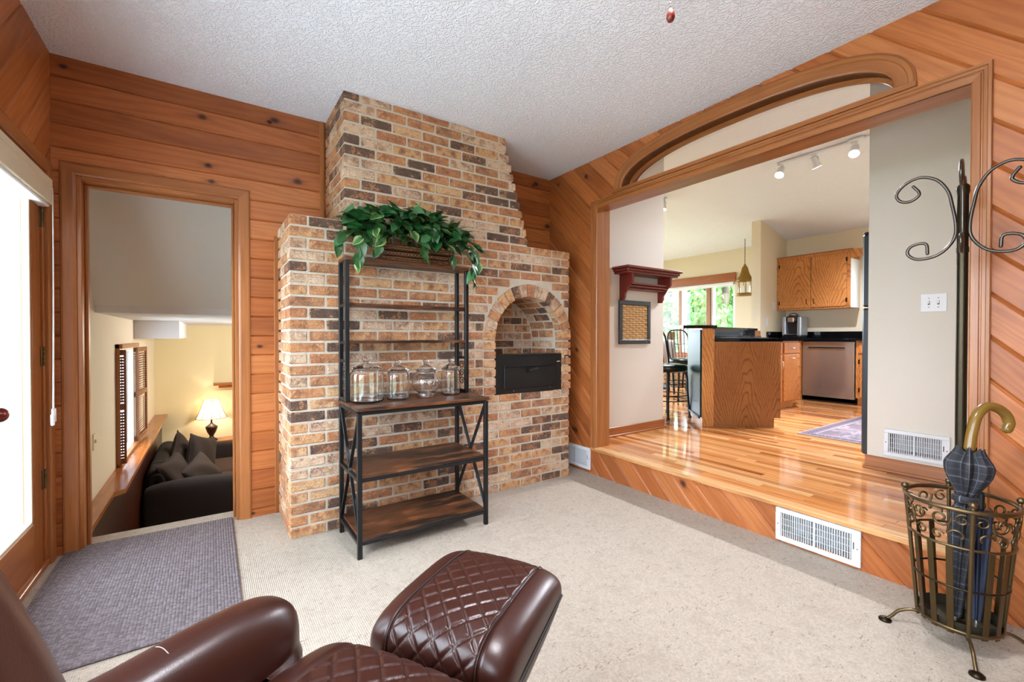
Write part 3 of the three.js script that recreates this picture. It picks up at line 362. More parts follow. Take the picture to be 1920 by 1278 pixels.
// ---------------------------------------------------------------- brick fireplace with the oven niche
{ const F = thing('brick_fireplace', 'tall stepped fireplace of tan and dark brown brick with an arched oven niche', 'fireplace', [0, 0, 0]);
  const X0 = -2.322, X1 = -0.205, XCH = -2.02, ZF = 0.512, CH = 0.067, HL = 28 * CH, J = 0.0135, MOD = 0.2032, BD = 0.09, AX = -0.612, AY = 1.157, AR = 0.322, RING = 0.098, OY = 0.731;
  const xr = (y) => y < HL ? X1 : mix(-0.628, -0.862, (y - HL) / (HC - HL));
  const HR = AR + 0.008, hole = [[AX - HR, OY]]; for (let i = 0; i <= 24; i++) { const t = Math.PI * (1 - i / 24); hole.push([AX + HR * Math.cos(t), AY + HR * Math.sin(t)]); } hole.push([AX + HR, OY]);
  const zm = ZF - 0.007, out = [[X0 + 0.007, 0], [X1 - 0.006, 0], [X1 - 0.006, HL - 0.004], [xr(HL + 0.001) - 0.012, HL - 0.004], [xr(HC) - 0.022, HC], [XCH + 0.007, HC], [XCH + 0.007, HL - 0.004], [X0 + 0.007, HL - 0.004]];
  part(F, 'mortar', muv(merge([slabX(out, [hole], 0.09, zm), bb(AX - 0.4, AX + 0.4, OY - 0.05, AY + 0.4, 0.003, 0.092)]), 0), M.mortar, 'light mortar joints');
  const geos = []; let last = -1;
  // brick of length L seen along `ax` ('x' front, 'z' side); texture cell by tone
  const jit = (g, a) => { const p = g.attributes.position, m = new Map(); for (let i = 0; i < p.count; i++) { const k = [p.getX(i), p.getY(i), p.getZ(i)].map((c) => c.toFixed(4)).join(); if (!m.has(k)) m.set(k, [rr(-a, a), rr(-a, a), rr(-a, a)]); const d = m.get(k); p.setXYZ(i, p.getX(i) + d[0], p.getY(i) + d[1], p.getZ(i) + d[2]); } g.computeVertexNormals(); return g; };
  const brickGeo = (L, H, D, bias = 0) => {
    const t = rnd() + bias; let row = t < 0.56 ? Math.floor(rnd() * 4) : t < 0.79 ? 4 + Math.floor(rnd() * 2) : 6 + Math.floor(rnd() * 2); const col = Math.floor(rnd() * 4), g = jit(cham(L, H, D, 0.0045), 0.0016), p = g.attributes.position, n = g.attributes.normal, uv = new Float32Array(p.count * 2), span = Math.min(0.94, L / 0.21), o = 0.03 + rnd() * (0.94 - span), fl = rnd() < 0.5;
    for (let i = 0; i < p.count; i++) { const side = Math.abs(n.getX(i)) > 0.8; let a = side ? (p.getZ(i) / D + 0.5) * Math.min(0.94, D / 0.21) : Math.abs(n.getY(i)) > 0.8 ? (p.getX(i) / L + 0.5) * span : (p.getX(i) / L + 0.5) * span, b = Math.abs(n.getY(i)) > 0.8 ? p.getZ(i) / D + 0.5 : p.getY(i) / H + 0.5; a += side ? 0.03 : o; if (fl) a = 0.98 - a; uv[i * 2] = (col + clamp(a, 0.01, 0.99)) / 4; uv[i * 2 + 1] = (row + 0.05 + 0.9 * clamp(b)) / 8; }
    g.setAttribute('uv', new THREE.BufferAttribute(uv, 2)); return g;
  };
  const put = (g, pri) => geos.push([pri + rnd() * 0.001, g]);
  const front = (a, b, y, h, pri, zf = ZF, bias) => put(brickGeo(b - a, h, BD, bias).translate((a + b) / 2, y, zf - BD / 2 + rr(-0.002, 0.002)), pri + (b - a));
  const cutAt = (y) => { const lo = y - CH / 2; if (y < OY) return null; const R = AR + RING + 0.008; if (lo > AY + R) return null; const w = lo < AY ? R : Math.sqrt(Math.max(0, R * R - (lo - AY) ** 2)); return w > 0.02 ? [AX - w, AX + w] : null; };
  for (let k = 0; k * CH < HC - 0.004; k++) {
    const y0 = k * CH, y = y0 + CH / 2, h = Math.min(CH - J, HC - y0 - 0.004), yc = y0 + (h + J) / 2 - J / 2 + J / 2, left = y0 < HL - 0.001 ? X0 : XCH, right = xr(Math.max(y0, y0 < HL - 0.001 ? 0 : HL + 0.01 + (y0 - HL))), even = k % 2 === 0;
    if (h < 0.02) continue; const cut = cutAt(y), tall = y0 >= HL - 0.001, bias = tall ? (y0 > HL + 0.35 ? 0.07 : 0) : 0;
    // corner brick
    const c = even ? MOD - J : 0.0935; put(even ? brickGeo(c, h, BD, bias).translate(left + c / 2, yc, ZF - BD / 2) : brickGeo(0.193, h, c, bias).rotateY(Math.PI / 2).translate(left + c / 2, yc, ZF - 0.193 / 2), 3 + c);
    // front
    let x = left + c + J; while (x < right - 0.02) { let e = Math.min(x + MOD - J, right); if (right - e < 0.045) e = right; const segs = !cut || e <= cut[0] || x >= cut[1] ? [[x, e]] : [[x, cut[0] - 0.004], [cut[1] + 0.004, e]]; for (const [a, b] of segs) if (b - a > 0.022) front(a, Math.min(b, right), yc, h, 1, ZF, bias); x = e + J; }
    // left side
    let z = ZF - (even ? BD : 0.193) - J; while (z > 0.02) { let e = Math.max(z - (MOD - J), 0.004); if (e < 0.05) e = 0.004; put(brickGeo(z - e, h, BD, -0.08).rotateY(Math.PI / 2).translate(left + BD / 2 + rr(-0.002, 0.002), yc, (z + e) / 2), 0.4 + (z - e)); z = e - J; }
  }
  // jamb bricks, arch ring
  for (let y = OY; y < AY - 0.02; y += CH) for (const s of [-1, 1]) put(brickGeo(RING, CH - J, BD).translate(AX + s * (AR + RING / 2), y + CH / 2, ZF - BD / 2 + 0.004), 2);
  const NA = 17; for (let i = 0; i < NA; i++) { const t = Math.PI * (i + 0.5) / NA, w0 = Math.PI * AR / NA - J * 0.8, w1 = Math.PI * (AR + RING) / NA - J; const g = brickGeo(RING, 1, BD, -0.15), p = g.attributes.position; for (let j = 0; j < p.count; j++) p.setY(j, p.getY(j) * mix(w0, w1, clamp(p.getX(j) / RING + 0.5))); g.computeVertexNormals(); put(g.rotateZ(t).translate(AX + (AR + RING / 2) * Math.cos(t), AY + (AR + RING / 2) * Math.sin(t), ZF - BD / 2 + 0.005), 2.2); }
  // niche: back wall, side walls, barrel vault
  for (let k = Math.floor(OY / CH); k * CH < AY + AR; k++) { const y = k * CH + CH / 2, lo = y - AY, w = lo < 0 ? AR : Math.sqrt(Math.max(0, AR * AR - (lo + 0.02) ** 2)); let x = AX - AR - (k % 2 ? 0.06 : 0.15); while (x < AX + w) { const e = x + MOD - J, a = Math.max(x, AX - w), b = Math.min(e, AX + w); if (b - a > 0.03) put(brickGeo(b - a, CH - J, 0.05).translate((a + b) / 2, y, 0.092 - 0.025 + 0.004), 0.9 * (b - a)); x = e + J; }
    if (y < AY - 0.03) for (const s of [-1, 1]) { let z = 0.10 + (k % 2 ? 0 : 0.09); if (k % 2 === 0) put(brickGeo(0.08, CH - J, 0.05).rotateY(Math.PI / 2).translate(AX + s * (AR + 0.026), y, 0.142), 0.1); while (z < ZF - 0.1) { const e = Math.min(z + MOD - J, ZF - 0.096); if (e - z > 0.03) put(brickGeo(e - z, CH - J, 0.05).rotateY(Math.PI / 2).translate(AX + s * (AR + 0.026), y, (z + e) / 2), s > 0 ? 0.5 : 0.02); z = e + J; } } }
  for (let i = 0; i < 14; i++) { const t = Math.PI * (i + 0.5) / 14; let z = 0.10 + (i % 2 ? 0 : -0.1); while (z < ZF - 0.1) { const a = Math.max(z, 0.1), e = Math.min(z + MOD - J, ZF - 0.096); if (e - a > 0.03) put(brickGeo(e - a, CH - J * 0.6, 0.05).rotateY(Math.PI / 2).rotateZ(t).translate(AX + (AR + 0.026) * Math.cos(t), AY + (AR + 0.026) * Math.sin(t), (a + e) / 2), t < 1.6 ? 0.35 : 0.01); z += MOD; } }
  geos.sort((a, b) => b[0] - a[0]); geos.slice(0, 298).forEach(([, g]) => part(F, 'brick', g, M.brick));
  part(F, 'bricks', geos.slice(298).map(([, g]) => g), M.brick).userData.kind = 'stuff';
  // iron oven door below the arch
  const D = new THREE.Group(); D.name = 'oven_door'; D.userData.label = 'black iron oven door with a maker plate'; F.add(D);
  part(D, 'frame', [bb(-0.941, -0.283, 0.728, 1.028, 0.47, 0.508, 0.004), bb(-0.938, -0.286, 1.022, 1.030, 0.30, 0.512), bb(-0.86, -0.34, 0.935, 0.947, 0.506, 0.516, 0.003), bb(-0.86, -0.848, 0.765, 0.935, 0.506, 0.516, 0.003)], M.black);
  part(D, 'panel', bb(-0.848, -0.352, 0.765, 0.935, 0.50, 0.511, 0.003), M.black);
  part(D, 'handle', [cyl(0.012, 0.016, 0.03, 0, 0, 0, 14).rotateX(Math.PI / 2).translate(-0.63, 0.905, 0.522), ...[tube([[-0.63, 0.905, 0.54], [-0.60, 0.912, 0.545], [-0.565, 0.918, 0.54]], 0.008, 12, 8)]], M.blackMatte);
  part(D, 'latch', bb(-0.345, -0.312, 0.962, 0.972, 0.506, 0.522), M.chrome);
  part(D, 'screw', [ball(0.005, -0.77, 0.752, 0.508), ball(0.005, -0.41, 0.758, 0.508)], M.steel);
  const pl = document.createElement('canvas'); pl.width = 256; pl.height = 96; { const c = pl.getContext('2d'); c.fillStyle = '#e6e2de'; c.fillRect(0, 0, 256, 96); c.strokeStyle = '#555'; c.lineWidth = 6; c.strokeRect(6, 6, 244, 84); c.fillStyle = '#8e3a3a'; for (const [x, w, s] of [[34, 20, 0], [62, 26, 4], [96, 18, 0]]) c.fillRect(x, 34 + s, w, 28); c.fillStyle = '#3a3030'; for (const [x, w, s] of [[124, 26, 0], [158, 20, 5], [184, 30, 0]]) c.fillRect(x, 32 + s, w, 30); } const pt = new THREE.CanvasTexture(pl); pt.colorSpace = THREE.SRGBColorSpace;
  { const g = new THREE.PlaneGeometry(0.082, 0.03); part(D, 'plate', [g.translate(-0.335, 0.738, 0.5075)], std({ map: pt, roughness: 0.4 })); }
  part(F, 'bracket', [bb(-0.255, -0.215, 1.008, 1.016, ZF, ZF + 0.008), bb(-0.262, -0.255, 0.94, 1.016, ZF, ZF + 0.006)], M.blackMatte); }

// ---------------------------------------------------------------- shelving rack
const RX0 = -2.062, RX1 = -1.268, RZ0 = 0.545, RZ1 = 0.958;
{ const K = thing('shelving_rack', 'black metal and rustic brown wood shelving rack standing before the brick fireplace', 'shelf', [0, 0, 0]), b = 0.024, h = b / 2, TY = 0.795;
  const leg = (x, z, y0, y1) => part(K, 'leg', bb(x - h, x + h, y0, y1, z - h, z + h), M.black);
  for (const x of [RX0 + h, RX1 - h]) for (const z of [RZ0 + h, RZ1 - h]) leg(x, z, 0, TY - 0.025);
  const HZ = RZ0 + 0.15, post = (x, z) => part(K, 'post', bb(x - h, x + h, TY, 1.605, z - h, z + h), M.black);
  for (const x of [RX0 + h, RX1 - h]) for (const z of [RZ0 + h, HZ]) post(x, z);
  const ru = (g) => muv(g, 0, 1 / 0.9, 1 / 0.45, rnd(), rnd());
  const shelf = (y, z0, z1, label) => { const s = part(K, 'shelf_board', ru(bb(RX0 + b - 0.004, RX1 - b + 0.004, y - 0.016, y, z0, z1, 0.001)), M.rustic); return s; };
  part(K, 'table_top', ru(bb(RX0 - 0.002, RX1 + 0.002, TY - 0.018, TY, RZ0 - 0.004, RZ1 + 0.012, 0.002)), M.rustic);
  part(K, 'rail', [bb(RX0 + b, RX1 - b, TY - 0.04, TY - 0.019, RZ1 - b, RZ1 - 0.004), bb(RX0 + b, RX1 - b, TY - 0.04, TY - 0.019, RZ0, RZ0 + b), bb(RX0, RX0 + b, TY - 0.04, TY - 0.019, RZ0 + b, RZ1 - b), bb(RX1 - b, RX1, TY - 0.04, TY - 0.019, RZ0 + b, RZ1 - b)], M.black);
  for (const y of [0.437, 0.105]) { shelf(y, RZ0 + 0.006, RZ1 - 0.008); part(K, 'rail', [bb(RX0 + b, RX1 - b, y - 0.036, y - 0.017, RZ1 - b + 0.004, RZ1 - 0.004), bb(RX0 + b, RX1 - b, y - 0.036, y - 0.017, RZ0 + 0.004, RZ0 + b - 0.004), bb(RX0 + 0.002, RX0 + b - 0.002, y - 0.036, y - 0.016, RZ0 + b, RZ1 - b), bb(RX1 - b + 0.002, RX1 - 0.002, y - 0.036, y - 0.016, RZ0 + b, RZ1 - b)], M.black); }
  for (const y of [1.145, 1.362]) { shelf(y, RZ0, HZ + h - 0.004); part(K, 'rail', [bb(RX0 + 0.003, RX0 + b - 0.003, y - 0.02, y - 0.004, RZ0 + b, HZ - h), bb(RX1 - b + 0.003, RX1 - 0.003, y - 0.02, y - 0.004, RZ0 + b, HZ - h)], M.black); }
  part(K, 'top_board', ru(bb(RX0, RX1, 1.605, 1.625, RZ0 - 0.002, HZ + h + 0.004, 0.002)), M.rustic);
  for (const x of [RX0 + h, RX1 - h]) { part(K, 'rail', [bb(x - 0.009, x + 0.009, 1.02, 1.036, RZ0 + b, HZ - h), bb(x - 0.009, x + 0.009, TY, TY + 0.02, RZ0 + b, HZ - h)], M.black);
    for (const [ya, yb] of [[RZ0 + h, RZ1 - h], [RZ1 - h, RZ0 + h]]) part(K, 'cross_brace', bar(V(x, 0.105, ya), V(x, TY - 0.03, yb), 0.018, 0.012), M.black);
    const w = []; for (let i = 0; i < 3; i++) { const y = 0.84 + i * 0.055, pts = []; for (let t = 0; t <= 14; t++) { const a = t / 14 * Math.PI * 2.6, r = 0.026 * (1 - t / 22); pts.push([x, y + r * Math.sin(a) + 0.03, RZ0 + 0.085 + r * Math.cos(a) * 1.5]); } w.push(tube(pts, 0.0032, 30, 6)); } part(K, 'scroll_wire', w, M.blackMatte); } }

// ---------------------------------------------------------------- glass jars on the rack
function jar(label, x, z, prof, lid, group) {             // prof: outer profile [r, y] from the foot up
  const J = thing('glass_jar', label, 'jar', [x, 0.796, z], 0, group), T = 0.0035, o = prof.map(([r, y]) => [r, y]), inn = prof.slice().reverse().map(([r, y], i, a) => [Math.max(0.0, r - T), Math.max(y, 0.008)]);
  const pts = [[0.0001, 0.001], ...o, ...inn, [0.0001, 0.008]]; part(J, 'body', lathe(pts, 48), M.glass); part(J, 'lid', lathe(lid, 40), M.glass);
}
const cylJar = (r, h, neck) => [[r * 0.9, 0.001], [r * 0.98, 0.006], [r, 0.015], [r, h * 0.86], [r * 0.97, h * 0.93], [neck + 0.004, h * 0.975], [neck, h], [neck + 0.004, h + 0.004]];
const lidOf = (r, y, k) => [[0.0001, y], [r - 0.004, y], [r + 0.006, y + 0.003], [r + 0.006, y + 0.010], [r - 0.004, y + 0.016], [r * 0.55, y + 0.030], [k * 0.7, y + 0.038], [k * 0.62, y + 0.046], [k, y + 0.054], [k, y + 0.064], [k * 0.7, y + 0.070], [0.0001, y + 0.071]];
jar('largest glass jar, wide cylinder with a broad knobbed lid at the left of the row', -1.952, 0.742, cylJar(0.094, 0.178, 0.078), lidOf(0.078, 0.183, 0.026));
jar('smaller straight glass jar between the largest jar and the round one', -1.769, 0.745, cylJar(0.066, 0.158, 0.058), lidOf(0.060, 0.163, 0.019));
jar('round fishbowl shaped glass jar on a short foot with a lid', -1.590, 0.745, [[0.050, 0.001], [0.054, 0.004], [0.052, 0.022], [0.046, 0.03], [0.066, 0.042], [0.081, 0.062], [0.087, 0.088], [0.083, 0.114], [0.071, 0.136], [0.058, 0.148], [0.057, 0.156], [0.061, 0.160]], lidOf(0.056, 0.161, 0.019));
jar('slim glass jar at the right of the row beside the metal post', -1.408, 0.72, cylJar(0.060, 0.155, 0.052), lidOf(0.055, 0.160, 0.018));

// ---------------------------------------------------------------- ivy in a carved planter on top of the rack
{ const P = thing('ivy_planter', 'artificial trailing ivy in a carved bronze brown planter on top of the rack', 'plant', [-1.66, 1.625, 0.625]);
  const B = new THREE.Group(); B.name = 'planter'; B.userData.label = 'long carved planter with beaded ridges'; P.add(B); const pm = std({ color: '#3e2212', roughness: 0.42 }), bm = std({ color: '#7a5330', roughness: 0.38, metalness: 0.3 });
  part(B, 'body', [box(0.47, 0.034, 0.125, 0.05, 0.017, 0, 0.006), box(0.43, 0.04, 0.11, 0.05, 0.05, 0, 0.008), box(0.49, 0.036, 0.13, 0.05, 0.087, 0, 0.006)], pm);
  const beads = []; for (let i = 0; i < 44; i++) for (const [y, z, r] of [[0.010, 0.064, 0.0052], [0.024, 0.064, 0.0052], [0.080, 0.066, 0.0055], [0.095, 0.066, 0.0055]]) beads.push(new THREE.SphereGeometry(r, 6, 4).translate(0.05 - 0.23 + i * 0.0107, y, z - 0.001));
  for (let i = 0; i < 20; i++) beads.push(new THREE.TorusGeometry(0.009, 0.0028, 5, 9).translate(0.05 - 0.205 + i * 0.0216, 0.051, 0.056)); part(B, 'beading', beads, bm);
  // leaves
  const leafG = []; for (let v = 0; v < 5; v++) { const pos = [], uv = [], id = [], N = 7, droop = rr(0.15, 0.5), fold = rr(0.15, 0.42), tw = rr(-0.25, 0.25); const wid = (t) => 0.46 * Math.sin(Math.PI * Math.min(1, t * 0.92 + 0.10)) ** 0.8 * (1 - t * 0.45) * (t > 0.97 ? 0.05 : 1);
    for (let i = 0; i <= N; i++) { const t = i / N; for (const s of [-1, -0.5, 0, 0.5, 1]) { const w = wid(t) * s, back = t < 0.12 ? -0.09 * Math.abs(s) : 0, a = tw * t; pos.push(w * Math.cos(a), Math.abs(w) * fold - droop * t * t * 0.6 + w * Math.sin(a), (t + back)); uv.push(0.5 + s * 0.5, t); } }
    for (let i = 0; i < N; i++) for (let j = 0; j < 4; j++) { const o = i * 5 + j; id.push(o, o + 5, o + 1, o + 1, o + 5, o + 6); } const g = new THREE.BufferGeometry(); g.setAttribute('position', new THREE.Float32BufferAttribute(pos, 3)); g.setAttribute('uv', new THREE.Float32BufferAttribute(uv, 2)); g.setIndex(id); g.computeVertexNormals(); leafG.push(g); }
  const stems = []; let n = 0;
  const leaf = (x, y, z, dir, size, m) => { const o = part(P, 'leaf', leafG[n++ % 5], m ?? M.leaf[[0, 1, 0, 2, 0, 3, 1, 2][Math.floor(rnd() * 8)]]); o.position.set(x, y, z); const d = dir.clone().normalize(), up = V(rr(-0.5, 0.5), 1, rr(0.1, 0.9)).normalize(), r = up.clone().cross(d).normalize(), u = d.clone().cross(r); o.quaternion.setFromRotationMatrix(new THREE.Matrix4().makeBasis(r, u, d)); o.rotateZ(rr(-0.5, 0.5)); o.scale.setScalar(size); };
  const top = (x) => 0.175 + 0.135 * Math.cos(clamp((x + 0.02) / 0.42, -1, 1) * 1.35);
  for (let i = 0; i < 205; i++) { const x = rr(-0.38, 0.36) * (rnd() < 0.8 ? 1 : 0.7), q = rnd(), z = rr(-0.03, 0.13), hy = top(x), y = mix(0.115, hy, Math.sqrt(q)); const d = V((x + 0.02) * 1.6 + rr(-0.7, 0.7), rr(-0.75, 0.35) + (y > hy - 0.04 ? 0.3 : 0), rr(0.0, 1.0)); if (Math.abs(x) < 0.22 && y < 0.15 && rnd() < 0.65) continue; leaf(x, y, z, d, rr(0.066, 0.102)); }
  const fill = []; for (let i = 0; i < 190; i++) { const x = rr(-0.36, 0.40), z = rr(-0.05, 0.09), y = mix(0.12, top(x) + 0.02, Math.sqrt(rnd())), g = leafG[i % 5].clone(), s = rr(0.06, 0.09), d = V((x + 0.02) * 1.4 + rr(-0.8, 0.8), rr(-0.7, 0.6), rr(-0.1, 1)).normalize(), up = V(rr(-0.6, 0.6), 1, rr(0, 0.9)).normalize(), r = up.clone().cross(d).normalize(), u = d.clone().cross(r); g.applyMatrix4(new THREE.Matrix4().makeBasis(r, u, d).scale(V(s, s, s)).setPosition(x, y, z)); fill.push(g); } part(P, 'leaves', fill, M.leaf[1]).userData.kind = 'stuff';
  const trail = (pts, k, size = 0.075) => { stems.push(tube(pts, 0.0022, 20, 5)); const c = new THREE.CatmullRomCurve3(pts.map((p) => V(...p))); for (let i = 0; i < k; i++) { const t = (i + 1) / k, q = c.getPoint(t), tg = c.getTangent(t); leaf(q.x, q.y, q.z, V(tg.x + rr(-0.7, 0.7), tg.y + rr(-0.4, 0.1), tg.z + rr(-0.1, 0.6)), size * rr(0.85, 1.2), M.leaf[[0, 3, 2, 0, 1][i % 5]]); } };
  trail([[-0.28, 0.16, 0.05], [-0.38, 0.13, 0.06], [-0.44, 0.05, 0.07]], 6); trail([[-0.26, 0.14, 0.08], [-0.32, 0.10, 0.11], [-0.335, 0.02, 0.11], [-0.33, -0.03, 0.105]], 7); trail([[-0.16, 0.14, 0.09], [-0.20, 0.12, 0.12], [-0.22, 0.05, 0.11]], 5); trail([[0.02, 0.14, 0.09], [0.05, 0.10, 0.12], [0.07, 0.04, 0.11]], 5); trail([[0.20, 0.16, 0.08], [0.24, 0.12, 0.11], [0.26, 0.06, 0.10]], 4);
  trail([[0.30, 0.16, 0.05], [0.40, 0.14, 0.06], [0.46, 0.08, 0.07], [0.47, 0.02, 0.07]], 8); trail([[0.32, 0.12, 0.08], [0.40, 0.05, 0.10], [0.41, -0.03, 0.10], [0.415, -0.09, 0.095]], 9); trail([[0.3, 0.18, 0.03], [0.40, 0.19, 0.03], [0.50, 0.15, 0.03]], 6);
  trail([[-0.1, 0.26, 0.02], [-0.09, 0.32, 0.02]], 3, 0.07); trail([[0.08, 0.26, 0.02], [0.12, 0.31, 0.02]], 3, 0.06); trail([[-0.22, 0.22, 0.02], [-0.26, 0.27, 0.03]], 3, 0.07); trail([[0.22, 0.2, 0.02], [0.27, 0.25, 0.03]], 3, 0.06);
  for (let i = 0; i < 26; i++) { const x = rr(-0.3, 0.3); stems.push(tube([[x * 0.7, 0.10, rr(-0.02, 0.03)], [x * 0.9, 0.15, rr(0, 0.06)], [x, rr(0.13, top(x)), rr(0.0, 0.1)]], 0.002, 8, 5)); } part(P, 'stem', stems, M.stem); }

// ---------------------------------------------------------------- leather recliner and its ottoman
{ const turn = -1.0245, O = thing('ottoman', 'brown leather ottoman with a diamond quilted top in front of the recliner', 'ottoman', [-2.10, 0, 2.25], turn);
  const q = quilt(0.060, 0.0065), A = 0.212, B = 0.085, W = 0.20;   // section: x = backwards, y = up; swept along lateral z, later turned
  const shape = ([x, y, z]) => { const f = clamp((x + A) / (2 * A)), th = mix(0.66, 1.18, f); return [z, 0.382 + y * th + (1 - f) * 0.048 + 0.012 * (1 - (z / W) ** 2), x]; };
  const push = (th, s, nx, ny) => { const edge = Math.abs(Math.abs(s) - 0.62); const seam = -0.007 * Math.exp(-((edge / 0.022) ** 2)); return seam; };
  const pq = (th, s, nx, ny) => push(th, s, nx, ny) + (Math.abs(s) < 0.62 && ny > -0.45 ? q(th * 1.0, s * W) * sst(0.62, 0.55, Math.abs(s)) * sst(-0.45, -0.2, ny) : 0);
  const mk = (s0, s1, ns, f) => pad({ a: A, b: B, w: W, n: 3.4, en: 4.5, nl: 340, ns, s0, s1, push: f, shape });
  part(O, 'quilted_panel', mk(-0.62, 0.62, 110, pq), M.leather); part(O, 'side_panel', mk(-1, -0.62, 26, push), M.leather); part(O, 'side_panel', mk(0.62, 1, 26, push), M.leather);
  const pipe = []; for (const s of [-0.62, 0.62]) { const pts = []; for (let i = 0; i <= 40; i++) { const t = mix(-0.30, 1.28, i / 40) * Math.PI, c = Math.cos(t), n = Math.sin(t), x = A * 0.995 * Math.sign(c) * Math.abs(c) ** (2 / 3.4), y = B * 0.985 * Math.sign(n) * Math.abs(n) ** (2 / 3.4); pts.push(shape([x, y, s * W])); } pipe.push(tube(pts, 0.0021, 90, 6)); } part(O, 'piping', pipe, M.leatherDark);
  { const zp = []; for (let i = 0; i <= 12; i++) { const x = mix(-A * 0.8, A * 0.85, i / 12); zp.push(shape([x, -B * 0.12, W * 1.0])); } part(O, 'zipper', tube(zp, 0.0036, 40, 6), M.blackMatte); }
  part(O, 'underside', box(0.30, 0.05, 0.30, 0, 0.285, 0.03, 0.012), M.leatherDark); part(O, 'pedestal', [cyl(0.03, 0.03, 0.22, 0, 0.15, 0.03), cyl(0.17, 0.18, 0.03, 0, 0.015, 0.03, 32)], M.blackMatte);

  const R = thing('recliner', 'brown leather recliner with a quilted seat and padded arms at the front edge', 'armchair', [-2.512, 0, 2.506], turn);
  const SA = 0.27, SB = 0.085, SW = 0.25, q2 = quilt(0.066, 0.007), sh2 = ([x, y, z]) => [z, 0.395 + y * 1.0 + 0.014 * (1 - (z / SW) ** 2), x + 0.04];
  const p2 = (th, s) => -0.007 * Math.exp(-(((Math.abs(s) - 0.66) / 0.02) ** 2)), p2q = (th, s, nx, ny) => p2(th, s) + (Math.abs(s) < 0.66 && ny > -0.4 ? q2(th * 1.24, s * SW) * sst(0.66, 0.58, Math.abs(s)) * sst(-0.4, -0.1, ny) : 0);
  const mk2 = (s0, s1, ns, f) => pad({ a: SA, b: SB, w: SW, n: 3.6, en: 5, nl: 360, ns, s0, s1, push: f, shape: sh2 });
  part(R, 'seat', mk2(-0.66, 0.66, 130, p2q), M.leather); part(R, 'seat_side', mk2(-1, -0.66, 22, p2), M.leather); part(R, 'seat_side', mk2(0.66, 1, 22, p2), M.leather);
  for (const s of [-1, 1]) { const arm = pad({ a: 0.33, b: 0.135, w: 0.078, n: 4, en: 2.6, nl: 96, ns: 60, shape: ([x, y, z]) => [s * 0.315 + z + 0.01 * (y > 0 ? s : 0), 0.462 + y + 0.02 * clamp(x / 0.33) - 0.03 * sst(0.2, -0.33, x) * 0, x + 0.16] }); const a = part(R, 'armrest', arm, M.leather);
    const st = []; for (let i = 0; i <= 18; i++) { const t = mix(-0.15, 1.15, i / 18) * Math.PI; st.push([s * 0.325 - Math.cos(t) * 0.0785, 0.462 + Math.sin(t) * (t < 0 || t > Math.PI ? 0.09 : 0.1375) + (i === 0 || i === 18 ? 0 : 0), 0.10]); } part(a, 'stitching', tube(st, 0.0009, 60, 5), std({ color: '#8f8078', roughness: 0.7 })); }
  const back = pad({ a: 0.075, b: 0.37, w: 0.19, n: 3, en: 3, nl: 110, ns: 80, push: (th, s, nx, ny) => -0.012 * Math.exp(-(((Math.abs(s) - 0.62) / 0.03) ** 2)), shape: ([x, y, z]) => [z * (1 - 0.06 * clamp(y / 0.33)), 0.75 + y * 0.97, 0.425 + x + y * 0.24] }); part(R, 'backrest', back, M.leather);
  part(R, 'frame', box(0.48, 0.10, 0.52, 0, 0.29, 0.02, 0.02), M.leatherDark); part(R, 'pedestal', [cyl(0.035, 0.035, 0.22, 0, 0.14, 0), cyl(0.26, 0.28, 0.035, 0, 0.018, 0, 40)], M.blackMatte); }

// ---------------------------------------------------------------- mat by the door
one('woven_rug', worldUV(box(0.765, 0.012, 1.215, -2.965, 0.0065, 0.562, 0.005)), M.mat, 'grey brown woven rug of fat cords lying before the den doorway', 'rug');

